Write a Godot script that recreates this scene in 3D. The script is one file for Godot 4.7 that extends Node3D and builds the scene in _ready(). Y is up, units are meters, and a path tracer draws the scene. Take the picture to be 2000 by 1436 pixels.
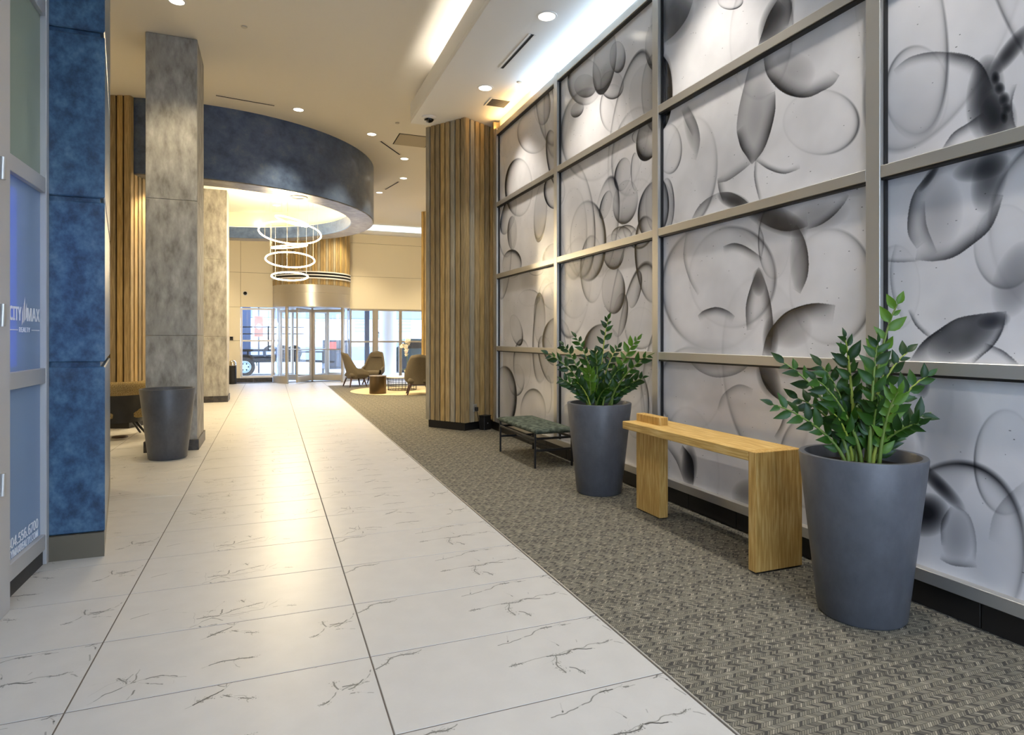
extends Node3D
# A hotel-like lobby: -Z runs down the hall, +X is to the right, metres.

var M := {}
var meshes := {}
var taken := {}
var rng := RandomNumberGenerator.new()

const CEIL := 5.5
const SOFFIT := 5.04
const BACK := -22.6
const WARM := Color(1.0, 0.915, 0.75)
const NEUTRAL := Color(1.0, 0.97, 0.93)
const COOL := Color(0.78, 0.89, 1.0)


func _ready() -> void:
	rng.seed = 11
	set_view()
	make_materials()
	build_shell()
	build_bulkhead()
	build_ring_bulkhead()
	build_art_wall()
	build_storefront()
	build_columns()
	build_back_wall()
	build_revolving_door()
	build_outside()
	build_furniture()
	build_ceiling_fittings()
	build_chandelier()
	build_lounge()
	build_small_things()


func set_view() -> void:
	var cam := Camera3D.new()
	cam.name = "camera"
	cam.projection = Camera3D.PROJECTION_FRUSTUM
	cam.near = 0.1
	cam.far = 200.0
	var f := 1211.0
	cam.size = 0.1 * 1436.0 / f
	cam.frustum_offset = Vector2(0.0, -0.1 * 58.0 / f)
	cam.position = Vector3(0, 1.5, 0)
	cam.rotation.y = -atan(471.0 / f)
	cam.current = true
	add_child(cam)
	var we := WorldEnvironment.new()
	we.name = "surroundings"
	var e := Environment.new()
	e.background_mode = Environment.BG_SKY
	var sky := Sky.new()
	var sm := ProceduralSkyMaterial.new()
	sm.sky_top_color = Color(0.70, 0.82, 1.0)
	sm.sky_horizon_color = Color(0.90, 0.95, 1.0)
	sm.ground_bottom_color = Color(0.5, 0.5, 0.5)
	sm.ground_horizon_color = Color(0.85, 0.88, 0.92)
	sm.sky_energy_multiplier = 2.5
	sm.ground_energy_multiplier = 2.0
	sky.sky_material = sm
	e.sky = sky
	e.tonemap_mode = Environment.TONE_MAPPER_LINEAR
	e.tonemap_exposure = 1.1
	e.sdfgi_enabled = true
	e.ssao_enabled = true
	e.ssil_enabled = true
	we.environment = e
	add_child(we)
	# the light strip on top of the glazed wall and the one in the bulkhead trough
	for a in [[3.4, -8.1, COOL, 4.6], [-8.2, -9.45, Color(1.0, 0.8, 0.5), 0.55]]:
		strip_light("wall_strip_light", Vector3(3.375, 4.885, (a[0] + a[1]) / 2), Vector3(-0.35, 1, 0), absf(a[1] - a[0]), a[2], a[3])
	strip_light("trough_strip_light", Vector3(2.42, 5.275, -2.7), Vector3(-0.85, 1, 0), 12.0, NEUTRAL, 11.0)


func strip_light(called: String, at: Vector3, aim: Vector3, length: float, color: Color, energy: float) -> void:
	var l := AreaLight3D.new()
	l.name = numbered(called)
	l.area_size = Vector2(length, 0.04)
	l.light_color = color
	l.light_energy = energy
	l.area_range = 30.0
	l.shadow_enabled = true
	var z := -aim.normalized()
	var x := Vector3(0, 0, 1)
	l.transform = Transform3D(Basis(x, z.cross(x), z), at)
	add_child(l)


# ---------------------------------------------------------------- helpers
func numbered(called: String) -> String:
	var n: int = taken.get(called, 0)
	taken[called] = n + 1
	return called if n == 0 else "%s_%03d" % [called, n]


func tag(o: Node, label: String, category: String, group := "", kind := "") -> Node:
	if label: o.set_meta("label", label)
	if category: o.set_meta("category", category)
	if group: o.set_meta("group", group)
	if kind: o.set_meta("kind", kind)
	return o


func thing(called: String, label: String, category: String, at := Vector3.ZERO, turn := 0.0, group := "", kind := "") -> Node3D:
	var o := Node3D.new()
	o.name = numbered(called)
	add_child(o)
	o.position = at
	o.rotation.y = turn
	tag(o, label, category, group, kind)
	return o


func put(parent: Node, called: String, mesh: Mesh, m: Material, at := Vector3.ZERO, b := Basis()) -> MeshInstance3D:
	var o := MeshInstance3D.new()
	o.name = numbered(called) if parent == self else called
	o.mesh = mesh
	o.material_override = m
	o.transform = Transform3D(b, at)
	parent.add_child(o, true)
	return o


# a box given by two corners, in the parent's axes
func span(parent: Node, called: String, a: Vector3, c: Vector3, m: Material, bevel := 0.004) -> MeshInstance3D:
	var lo := a.min(c)
	var hi := a.max(c)
	var s := hi - lo
	return put(parent, called, box(s.x, s.y, s.z, bevel), m, (lo + hi) / 2)


func copy(o: Node3D, label := "") -> Node3D:
	var base := String(o.name)
	var c := o.duplicate() as Node3D
	c.name = numbered(base)
	add_child(c)
	if label: c.set_meta("label", label)
	return c


func start() -> SurfaceTool:
	var st := SurfaceTool.new()
	st.begin(Mesh.PRIMITIVE_TRIANGLES)
	return st


func done(st: SurfaceTool) -> ArrayMesh:
	st.generate_normals()
	return st.commit()


func poly(st: SurfaceTool, pts: Array, out: Vector3) -> void:
	var n: Vector3 = (pts[0] - pts[2]).cross(pts[0] - pts[1])
	if n.dot(out) < 0:
		pts = pts.duplicate()
		pts.reverse()
	for i in range(1, pts.size() - 1):
		st.add_vertex(pts[0]); st.add_vertex(pts[i]); st.add_vertex(pts[i + 1])


func box(sx: float, sy: float, sz: float, bevel := 0.004) -> ArrayMesh:
	var key := "box %.4f %.4f %.4f %.4f" % [sx, sy, sz, bevel]
	if meshes.has(key): return meshes[key]
	var st := start()
	st.set_smooth_group(-1)
	var h := [sx / 2, sy / 2, sz / 2]
	var b: float = minf(bevel, minf(sx, minf(sy, sz)) * 0.45)
	for a in 3:
		var p := (a + 1) % 3
		var q := (a + 2) % 3
		for s in [-1, 1]:
			var f := []
			for c in [[-1, -1], [1, -1], [1, 1], [-1, 1]]:
				var v := Vector3.ZERO
				v[a] = s * h[a]; v[p] = c[0] * (h[p] - b); v[q] = c[1] * (h[q] - b)
				f.append(v)
			var out := Vector3.ZERO
			out[a] = s
			poly(st, f, out)
			if b > 0:
				for t in [-1, 1]:     # the edge shared with the face across p
					var g := []
					for c in [[0, -1], [0, 1], [1, 1], [1, -1]]:
						var v := Vector3.ZERO
						v[a] = s * (h[a] - (b if c[0] else 0.0)); v[p] = t * (h[p] - (0.0 if c[0] else b)); v[q] = c[1] * (h[q] - b)
						g.append(v)
					var o2 := Vector3.ZERO
					o2[a] = s; o2[p] = t
					poly(st, g, o2)
	if b > 0:
		for x in [-1, 1]:
			for y in [-1, 1]:
				for z in [-1, 1]:
					var o3 := Vector3(x, y, z)
					var k := Vector3(h[0] - b, h[1] - b, h[2] - b)
					poly(st, [o3 * Vector3(h[0], k.y, k.z), o3 * Vector3(k.x, h[1], k.z), o3 * Vector3(k.x, k.y, h[2])], o3)
	meshes[key] = done(st)
	return meshes[key]


# a plan polygon (x, z) drawn up from y0 to y1
func prism(plan: Array, y0: float, y1: float) -> ArrayMesh:
	var st := start()
	st.set_smooth_group(-1)
	var mid := Vector2.ZERO
	for p in plan: mid += p / plan.size()
	for i in plan.size():
		var a: Vector2 = plan[i]
		var b: Vector2 = plan[(i + 1) % plan.size()]
		var o := (a + b) / 2 - mid
		poly(st, [Vector3(a.x, y0, a.y), Vector3(b.x, y0, b.y), Vector3(b.x, y1, b.y), Vector3(a.x, y1, a.y)], Vector3(o.x, 0, o.y))
	for s in [[y0, -1], [y1, 1]]:
		poly(st, plan.map(func(p): return Vector3(p.x, s[0], p.y)), Vector3(0, s[1], 0))
	return done(st)


# a profile of (radius, height): up the outside, down the inside; turned from angle a0 to a1
func lathe(profile: Array, segs := 40, a0 := 0.0, a1 := TAU) -> ArrayMesh:
	var st := start()
	var group := 0
	for i in profile.size() - 1:
		if i > 0:
			var d0: Vector2 = (profile[i] - profile[i - 1]).normalized()
			var d1: Vector2 = (profile[i + 1] - profile[i]).normalized()
			if d0.dot(d1) < 0.75: group += 1
		st.set_smooth_group(group)
		for j in segs:
			var t0 := lerpf(a0, a1, float(j) / segs)
			var t1 := lerpf(a0, a1, float(j + 1) / segs)
			if is_equal_approx(a1 - a0, TAU) and j == segs - 1: t1 = a0
			var lo: Vector2 = profile[i]
			var hi: Vector2 = profile[i + 1]
			var a := Vector3(lo.x * cos(t0), lo.y, lo.x * sin(t0))
			var b := Vector3(hi.x * cos(t0), hi.y, hi.x * sin(t0))
			var c := Vector3(hi.x * cos(t1), hi.y, hi.x * sin(t1))
			var d := Vector3(lo.x * cos(t1), lo.y, lo.x * sin(t1))
			if hi.x > 1e-5:
				st.add_vertex(a); st.add_vertex(c); st.add_vertex(b)
			if lo.x > 1e-5:
				st.add_vertex(a); st.add_vertex(d); st.add_vertex(c)
	return done(st)


func torus(R: float, r: float, segs := 64, sides := 10) -> ArrayMesh:
	var p := []
	for i in sides + 1:
		var t := -PI / 2 + TAU * i / sides
		p.append(Vector2(R + r * cos(t), r * sin(t)))
	return lathe(p, segs)


func tube(pts: Array, r0: float, r1 := -1.0, sides := 8) -> ArrayMesh:
	var st := start()
	if r1 < 0: r1 = r0
	var rings := []
	var n := Vector3.ZERO
	for i in pts.size():
		var t: Vector3 = ((pts[mini(i + 1, pts.size() - 1)] as Vector3) - (pts[maxi(i - 1, 0)] as Vector3)).normalized()
		if i == 0: n = t.cross(Vector3(0, 0, 1) if absf(t.z) < 0.8 else Vector3(1, 0, 0)).normalized()
		n = (n - t * n.dot(t)).normalized()
		var b := t.cross(n)
		var r := lerpf(r0, r1, float(i) / maxi(1, pts.size() - 1))
		var ring := []
		for j in sides:
			var f := TAU * j / sides
			ring.append(pts[i] + (n * cos(f) + b * sin(f)) * r)
		rings.append(ring)
	st.set_smooth_group(0)
	for i in rings.size() - 1:
		for j in sides:
			var k := (j + 1) % sides
			for v in [rings[i][j], rings[i + 1][j], rings[i + 1][k], rings[i][j], rings[i + 1][k], rings[i][k]]: st.add_vertex(v)
	st.set_smooth_group(-1)
	poly(st, rings[0], pts[0] - pts[1])
	poly(st, rings[-1], pts[-1] - pts[-2])
	return done(st)


# rows of points, each row the same length; one smooth sheet seen from the side "out" points to at its middle
func sheet(rows: Array, flip := false) -> ArrayMesh:
	var st := start()
	st.set_smooth_group(0)
	for i in rows.size() - 1:
		for j in rows[i].size() - 1:
			var q := [rows[i][j], rows[i + 1][j], rows[i + 1][j + 1], rows[i][j + 1]]
			if flip: q.reverse()
			for v in [q[0], q[1], q[2], q[0], q[2], q[3]]: st.add_vertex(v)
	return done(st)


func along(a: Vector3, b: Vector3) -> Basis:      # y from a to b
	var y := (b - a).normalized()
	var x := y.cross(Vector3(0, 0, 1) if absf(y.z) < 0.9 else Vector3(1, 0, 0)).normalized()
	return Basis(x, y, x.cross(y))


# ---------------------------------------------------------------- materials
func plain(color: Color, rough: float, metal := 0.0, spec := 0.5) -> StandardMaterial3D:
	var m := StandardMaterial3D.new()
	m.albedo_color = color
	m.roughness = rough
	m.metallic = metal
	m.metallic_specular = spec
	return m


func noise(seed_: int, freq: float, octaves: int, colors: Array, size := 512, gain := 0.5) -> NoiseTexture2D:
	var n := FastNoiseLite.new()
	n.seed = seed_
	n.noise_type = FastNoiseLite.TYPE_SIMPLEX_SMOOTH
	n.frequency = freq
	n.fractal_octaves = octaves
	n.fractal_gain = gain
	var t := NoiseTexture2D.new()
	t.noise = n
	t.width = size
	t.height = size
	t.seamless = true
	if colors:
		var g := Gradient.new()
		g.offsets = PackedFloat32Array(colors.map(func(c): return c[0]))
		g.colors = PackedColorArray(colors.map(func(c): return c[1]))
		t.color_ramp = g
	return t


func textured(t: Texture2D, scale: Vector3, rough: float, spec := 0.5, relief := 0.0) -> StandardMaterial3D:
	var m := plain(Color.WHITE, rough, 0.0, spec)
	m.albedo_texture = t
	m.uv1_triplanar = true
	m.uv1_world_triplanar = true
	m.uv1_triplanar_sharpness = 8.0
	m.uv1_scale = scale
	if relief > 0.0:
		m.heightmap_enabled = true
		m.heightmap_texture = t
		m.heightmap_scale = relief
	return m


func glow(color: Color, energy: float) -> StandardMaterial3D:
	var m := plain(Color(0.9, 0.9, 0.9), 0.5)
	m.emission_enabled = true
	m.emission = color
	m.emission_energy_multiplier = energy
	return m


func glass(color: Color, alpha: float, rough := 0.02) -> StandardMaterial3D:
	var m := plain(Color(color, alpha), rough)
	m.transparency = BaseMaterial3D.TRANSPARENCY_ALPHA
	return m


func c8(r: int, g: int, b: int) -> Color:
	return Color(r / 255.0, g / 255.0, b / 255.0)


func make_materials() -> void:
	M.ceiling = plain(c8(226, 219, 205), 0.9)
	M.white = plain(c8(226, 224, 220), 0.75)
	M.cream = plain(c8(236, 226, 202), 0.7)
	M.backing = plain(c8(60, 58, 55), 0.9)
	M.slab = plain(c8(70, 68, 64), 0.9)
	M.dark_tile = textured(noise(4, 0.02, 4, [[0.3, c8(46, 42, 37)], [0.7, c8(66, 60, 52)]], 256), Vector3(1.5, 1.5, 1.5), 0.42)
	M.dark_base = plain(c8(30, 27, 25), 0.35)
	M.iron = plain(c8(16, 17, 20), 0.85, 0.0, 0.2)
	M.joint = plain(c8(150, 134, 106), 0.9)
	M.steel = plain(c8(196, 193, 186), 0.38, 0.75)
	M.frame = plain(c8(190, 190, 190), 0.45, 0.35)
	M.white_frame = plain(c8(225, 225, 228), 0.5)
	M.door_metal = plain(c8(186, 180, 170), 0.35, 0.6)
	M.black = plain(c8(22, 21, 21), 0.5)
	M.black_gloss = plain(c8(12, 12, 13), 0.15)
	M.grille = plain(c8(70, 72, 76), 0.6)
	M.slot = plain(c8(10, 10, 10), 0.9)
	M.pot = textured(noise(9, 0.03, 5, [[0.1, c8(76, 77, 80)], [0.9, c8(89, 90, 94)]], 256, 0.7), Vector3(1.2, 0.7, 1.2), 0.42)
	M.soil = textured(noise(10, 0.08, 3, [[0.3, c8(18, 15, 12)], [0.7, c8(50, 42, 34)]], 256), Vector3(4, 4, 4), 1.0, 0.2, 1.0)
	M.leaf = [leafy(c8(24, 52, 10)), leafy(c8(38, 72, 14)), leafy(c8(74, 108, 24))]
	M.stem = plain(c8(104, 124, 50), 0.5)
	M.stalk = plain(c8(150, 160, 60), 0.5)
	M.blue = textured(noise(21, 0.018, 6, [[0.1, c8(34, 54, 78)], [0.4, c8(50, 78, 106)], [0.6, c8(62, 94, 122)], [0.95, c8(92, 118, 138)]], 512, 0.72), Vector3(0.6, 0.5, 0.6), 0.3)
	M.blue_gray = textured(noise(23, 0.014, 6, [[0.1, c8(60, 75, 104)], [0.45, c8(76, 94, 126)], [0.65, c8(84, 102, 132)], [0.95, c8(108, 118, 136)]], 512, 0.68), Vector3(0.34, 0.34, 0.34), 0.28)
	M.ring_under = textured(noise(25, 0.016, 6, [[0.15, c8(78, 74, 70)], [0.5, c8(100, 96, 91)], [0.9, c8(132, 127, 120)]], 512, 0.65), Vector3(0.4, 0.4, 0.4), 0.32)
	M.concrete = textured(noise(31, 0.016, 6, [[0.05, c8(124, 121, 114)], [0.4, c8(154, 151, 143)], [0.62, c8(164, 161, 153)], [0.95, c8(186, 183, 176)]], 512, 0.62), Vector3(0.7, 0.28, 0.7), 0.75)
	M.slats = []
	for t in [[c8(144, 122, 84), c8(172, 148, 104)], [c8(158, 134, 92), c8(186, 160, 114)], [c8(132, 114, 82), c8(158, 138, 102)], [c8(150, 140, 118), c8(172, 161, 138)], [c8(164, 136, 84), c8(192, 162, 106)]]:
		M.slats.append(textured(noise(41 + M.slats.size(), 0.03, 4, [[0.25, t[0]], [0.75, t[1]]], 256), Vector3(4, 0.3, 4), 0.6, 0.4))
	M.slat_back = plain(c8(44, 32, 20), 0.8)
	M.oak_up = textured(noise(51, 0.028, 5, [[0.1, c8(168, 128, 62)], [0.5, c8(194, 154, 84)], [0.9, c8(216, 184, 120)]]), Vector3(3.0, 0.22, 3.0), 0.55, 0.4)
	M.oak_long = textured(noise(52, 0.028, 5, [[0.1, c8(178, 138, 70)], [0.5, c8(204, 166, 94)], [0.9, c8(224, 194, 130)]]), Vector3(3.0, 3.0, 0.22), 0.5, 0.4)
	M.green_cloth = textured(noise(61, 0.02, 5, [[0.25, c8(58, 66, 58)], [0.75, c8(96, 104, 92)]], 256), Vector3(2.2, 2.2, 2.2), 0.9, 0.3)
	M.taupe = textured(noise(62, 0.05, 3, [[0.2, c8(104, 95, 80)], [0.8, c8(114, 105, 89)]], 256), Vector3(3, 3, 3), 0.95, 0.3)
	M.boucle = textured(noise(63, 0.05, 3, [[0.3, c8(118, 96, 56)], [0.7, c8(196, 172, 122)]], 256), Vector3(7, 7, 7), 1.0, 0.2, 1.5)
	M.rug = textured(noise(64, 0.06, 3, [[0.3, c8(196, 178, 144)], [0.7, c8(214, 198, 166)]], 256), Vector3(2, 2, 2), 1.0, 0.2)
	M.leg_wood = plain(c8(58, 32, 22), 0.45)
	M.bronze = plain(c8(92, 76, 54), 0.32, 0.7)
	M.petal = plain(c8(244, 236, 222), 0.6)
	M.clear = glass(Color(1, 1, 1), 0.04)
	M.street_glass = glass(Color(0.9, 0.96, 1.0), 0.02)
	M.frost_blue = glass(c8(140, 165, 198), 0.82, 0.4)
	M.frost_green = glass(c8(150, 164, 148), 0.86, 0.4)
	M.film = plain(c8(236, 240, 246), 0.6)
	M.carpet = carpet_material()
	M.marble = []
	for k in 4: M.marble.append(marble_material(k))
	M.lamp = glow(Color(1.0, 0.96, 0.88), 5.0)
	M.lamp_ring = glow(Color(1.0, 0.88, 0.68), 11.0)
	M.strip_cool = glow(COOL, 3.0)
	M.strip_warm = glow(WARM, 3.0)


func leafy(c: Color) -> StandardMaterial3D:
	var m := plain(c, 0.38, 0.0, 0.36)
	m.backlight_enabled = true
	m.backlight = Color(0.10, 0.14, 0.03)
	return m


# herringbone weave of flat fibres, 16 bands on 0.672 m
func carpet_material() -> StandardMaterial3D:
	var n := 896
	var r := RandomNumberGenerator.new()
	r.seed = 5
	var tones := [c8(128, 122, 106), c8(117, 112, 97), c8(103, 99, 87), c8(85, 82, 73), c8(66, 63, 58), c8(150, 143, 125), c8(123, 118, 104)]
	var bands := 16
	var sticks := 30
	var pick := PackedInt32Array()
	for i in bands * sticks:
		pick.append([0, 1, 1, 2, 6, 0, 5, 3, 2, 6, 4, 1][r.randi_range(0, 11)])
	var data := PackedByteArray()
	data.resize(n * n * 3)
	var bw := n / bands
	var sw := float(n) / sticks
	for y in n:
		var b := y / bw
		var into := y % bw
		var slope := 1.0 if b % 2 == 0 else -1.0
		for x in n:
			var s := fposmod(x + slope * into * 1.0, n) / sw
			var k := int(s) % sticks
			var at := s - floorf(s)
			var c: Color = tones[pick[b * sticks + k]]
			var f := 1.0
			if at < 0.17: f = 0.4
			elif into < 3 or into > bw - 3: f = 0.62
			elif at > 0.84: f = 0.85
			var i := (y * n + x) * 3
			data[i] = int(c.r * 255 * f); data[i + 1] = int(c.g * 255 * f); data[i + 2] = int(c.b * 255 * f)
	var t := ImageTexture.create_from_image(Image.create_from_data(n, n, false, Image.FORMAT_RGB8, data))
	var m := textured(t, Vector3.ONE / 0.37, 0.85, 0.4, 0.0)
	return m


# white stone with broken grey veins, one picture for one tile
func marble_material(k: int) -> StandardMaterial3D:
	var w := 900
	var h := 462
	var r := RandomNumberGenerator.new()
	r.seed = 70 + k
	var ink := PackedFloat32Array()
	ink.resize(w * h)
	var walks := []
	for i in 6:
		walks.append([Vector2(r.randf_range(-60, w), r.randf_range(0, h)), r.randf_range(-0.5, 0.05), r.randi_range(24, 70), r.randf_range(0.6, 1.0), 0])
	while walks:
		var a: Array = walks.pop_back()
		var at: Vector2 = a[0]
		var turn: float = a[1]
		var bold := 0.0
		for i in a[2]:
			turn += r.randf_range(-0.34, 0.34) + (a[1] - turn) * 0.12
			if r.randf() < 0.16: bold = r.randf_range(0.0, 1.0)
			var next := at + Vector2.from_angle(turn) * 6.0
			for t in 5:
				dab(ink, w, h, at.lerp(next, t / 5.0), lerpf(0.8, 2.6, bold), a[3] * lerpf(0.05, 1.0, pow(bold, 1.3)))
			if bold > 0.75 and r.randf() < 0.25:
				for t in 14: dab(ink, w, h, next + Vector2(r.randfn() * 9, r.randfn() * 4), r.randf_range(0.8, 2.6), a[3] * r.randf_range(0.15, 0.6))
			if a[4] < 2 and r.randf() < 0.07:
				walks.append([next, turn + r.randf_range(0.5, 1.3) * (1 if r.randf() < 0.5 else -1), r.randi_range(6, 22), a[3] * 0.8, a[4] + 1])
			at = next
	var cloud := FastNoiseLite.new()
	cloud.seed = 90 + k
	cloud.frequency = 0.006
	var haze := cloud.get_image(w, h, false, false, false)
	haze.convert(Image.FORMAT_L8)
	var soft := haze.get_data()
	var data := PackedByteArray()
	data.resize(w * h * 3)
	for i in w * h:
		var f := (1.0 - 0.8 * ink[i]) * (0.975 + 0.045 * soft[i] / 255.0)
		data[i * 3] = mini(255, int(184 * f)); data[i * 3 + 1] = mini(255, int(181 * f)); data[i * 3 + 2] = mini(255, int((174 - 10 * ink[i]) * f))
	var mm := plain(Color.WHITE, 0.38, 0.0, 0.5)
	mm.albedo_texture = ImageTexture.create_from_image(Image.create_from_data(w, h, false, Image.FORMAT_RGB8, data))
	mm.texture_repeat = false
	return mm


func dab(ink: PackedFloat32Array, w: int, h: int, at: Vector2, r: float, dark: float) -> void:
	for y in range(maxi(0, int(at.y - r - 1)), mini(h, int(at.y + r + 2))):
		for x in range(maxi(0, int(at.x - r - 1)), mini(w, int(at.x + r + 2))):
			var d := dark * clampf(r + 0.6 - at.distance_to(Vector2(x, y)), 0.0, 1.0)
			if d > ink[y * w + x]: ink[y * w + x] = d


# ---------------------------------------------------------------- the room
func build_shell() -> void:
	var fl := thing("floor", "white veined stone tile floor with dark joints", "floor", Vector3.ZERO, 0.0, "", "structure")
	span(fl, "bed", Vector3(-6.2, -0.3, 4.2), Vector3(8.2, -0.03, BACK - 0.2), M.slab, 0.0)
	span(fl, "grout", Vector3(-6.1, -0.03, 4.1), Vector3(8.1, -0.0022, BACK), plain(c8(92, 84, 74), 0.9), 0.0)
	var pitch := 0.617
	var tile := tile_mesh(1.205 - 0.0065, pitch - 0.0065)
	for r in 43:
		var z := 3.83 - 0.002 - pitch * (r + 0.5)
		if z - pitch / 2 < BACK: break
		for c in range(-4, 6):
			var x := -0.77 + 1.205 * (c + 0.5)
			if c < -1 and z > -7.3: continue
			if c > 1 and z > -20.0: continue
			put(fl, "tile", tile, M.marble[posmod(c + (r / 3 if c != 1 else r / 7), 4)], Vector3(x, 0, z))
	var cp := thing("carpet", "grey and tan herringbone woven carpet along the art wall", "carpet", Vector3.ZERO, 0.0, "", "structure")
	span(cp, "runner", Vector3(1.652, -0.03, 4.0), Vector3(3.5, 0.0, -20.15), M.carpet, 0.0)
	span(cp, "lounge_field", Vector3(3.5, -0.03, -9.8), Vector3(8.1, 0.0, -20.15), M.carpet, 0.0)
	span(cp, "edge_strip", Vector3(1.643, -0.02, 3.9), Vector3(1.652, 0.003, -20.15), M.steel, 0.001)
	span(cp, "edge_strip", Vector3(1.643, -0.02, -20.15), Vector3(8.1, 0.003, -20.159), M.steel, 0.001)
	var ce := thing("ceiling", "tall plain off-white plaster ceiling", "ceiling", Vector3.ZERO, 0.0, "", "structure")
	span(ce, "slab", Vector3(-6.2, CEIL, 4.2), Vector3(8.2, CEIL + 0.3, BACK - 0.2), M.ceiling, 0.0)
	# walls that close the room
	var w := span(self, "wall_left", Vector3(-6.2, 0, -7.2), Vector3(-6.0, CEIL, BACK), M.cream, 0.0)
	tag(w, "plain cream wall of the seating alcove behind the blue pier", "wall", "", "structure")
	w = span(self, "wall_lounge", Vector3(8.0, 0, -9.7), Vector3(8.2, CEIL, BACK), M.cream, 0.0)
	tag(w, "plain cream wall on the far side of the lounge", "wall", "", "structure")
	w = span(self, "wall_return", Vector3(3.7, 0, -9.7), Vector3(8.0, CEIL, -9.5), M.cream, 0.0)
	tag(w, "plain cream wall behind the end of the art wall", "wall", "", "structure")
	w = span(self, "wall_office", Vector3(-6.2, 0, 4.0), Vector3(-6.0, CEIL, -7.2), M.white, 0.0)
	tag(w, "white wall at the rear of the frosted office", "wall", "", "structure")
	w = span(self, "wall_alcove", Vector3(-6.0, 0, -7.0), Vector3(-3.6, CEIL, -7.2), M.cream, 0.0)
	tag(w, "cream wall between the office and the seating alcove", "wall", "", "structure")
	# the glazed street front behind the photographer
	var g := thing("window_5", "tall glazed street front at the near end of the hall", "window", Vector3.ZERO, 0.0, "", "structure")
	span(g, "header", Vector3(-6.2, 4.7, 4.0), Vector3(3.7, CEIL, 4.2), M.white, 0.0)
	span(g, "side_wall", Vector3(-6.2, 0, 4.0), Vector3(-1.4, 4.7, 4.2), M.white, 0.0)
	for i in 5:
		span(g, "post", Vector3(-1.4 + 1.2 * i, 0, 4.02), Vector3(-1.32 + 1.2 * i, 4.7, 4.12), M.frame)
	span(g, "sill_rail", Vector3(-1.4, 0, 4.02), Vector3(3.7, 0.12, 4.12), M.frame)
	for i in 4:
		span(g, "pane", Vector3(-1.32 + 1.2 * i, 0.12, 4.06), Vector3(-0.2 + 1.2 * i, 4.7, 4.07), M.clear, 0.0)


func tile_mesh(sx: float, sz: float) -> ArrayMesh:
	var st := start()
	st.set_smooth_group(-1)
	var x := sx / 2
	var z := sz / 2
	var b := 0.0018
	var top := [Vector3(-x + b, 0, -z + b), Vector3(x - b, 0, -z + b), Vector3(x - b, 0, z - b), Vector3(-x + b, 0, z - b)]
	var uv := [Vector2(0, 0), Vector2(1, 0), Vector2(1, 1), Vector2(0, 1)]
	for i in [0, 1, 2, 0, 2, 3]:
		st.set_uv(uv[i]); st.add_vertex(top[i])
	var rim := [Vector3(-x, -b, -z), Vector3(x, -b, -z), Vector3(x, -b, z), Vector3(-x, -b, z)]
	var low := rim.map(func(p): return Vector3(p.x, -0.012, p.z))
	for pair in [[top, rim], [rim, low]]:
		for i in 4:
			var k := (i + 1) % 4
			st.set_uv(uv[i])
			var o: Vector3 = (rim[i] + rim[k]) / 2
			poly(st, [pair[0][i], pair[0][k], pair[1][k], pair[1][i]], Vector3(o.x, 0.2, o.z))
	return done(st)


func build_bulkhead() -> void:
	var b := thing("ceiling_bulkhead", "lowered white bulkhead running above the art wall", "bulkhead", Vector3.ZERO, 0.0, "", "structure")
	span(b, "soffit", Vector3(2.144, SOFFIT, 4.0), Vector3(3.47, SOFFIT + 0.06, -10.14), M.white, 0.003)
	span(b, "lip", Vector3(2.144, SOFFIT + 0.06, 4.0), Vector3(2.20, 5.36, -10.14), M.white, 0.003)
	span(b, "end_cap", Vector3(2.20, SOFFIT + 0.06, -10.08), Vector3(3.6, 5.36, -10.14), M.white, 0.003)
	span(b, "light_channel", Vector3(2.40, SOFFIT + 0.06, 3.3), Vector3(2.46, 5.25, -8.7), M.white, 0.0)
	span(b, "strip_light", Vector3(2.41, 5.25, 3.3), Vector3(2.45, 5.26, -8.7), M.strip_warm, 0.0)


# the wide blue-grey plaster hoop hung under the ceiling
func build_ring_bulkhead() -> void:
	var at := Vector3(-1.29, 0, -15.4)
	var r := thing("ring_bulkhead", "wide round hoop of mottled blue-grey plaster hanging from the ceiling", "ceiling ring", at)
	put(r, "outer_face", lathe([Vector2(3.6, 4.235), Vector2(3.6, CEIL)], 96), M.blue_gray)
	put(r, "underside", lathe([Vector2(3.085, 4.22), Vector2(3.585, 4.22), Vector2(3.6, 4.235)], 96), M.ring_under)
	put(r, "inner_face", lathe([Vector2(3.2, 4.52), Vector2(3.07, 4.52), Vector2(3.07, 4.235), Vector2(3.085, 4.22)], 96), M.blue_gray)
	put(r, "cove_wall", lathe([Vector2(3.22, 4.96), Vector2(3.22, 4.52), Vector2(3.2, 4.52)], 96), M.cream)
	put(r, "inner_ceiling", lathe([Vector2(0.0, 4.95), Vector2(3.3, 4.95)], 96), M.ceiling)
	put(r, "cove_strip_light", torus(3.16, 0.012, 32, 3), glow(WARM, 1.6), Vector3(0, 4.54, 0))
	for k in 5:
		var l := OmniLight3D.new()
		l.name = "cove_light"
		l.light_color = WARM
		l.light_energy = 0.07
		l.light_size = 0.03
		l.omni_range = 12.0
		l.omni_attenuation = 2.0
		l.shadow_enabled = true
		l.position = Vector3(3.14 * cos(TAU * k / 5), 4.585, 3.14 * sin(TAU * k / 5))
		r.add_child(l, true)


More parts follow.
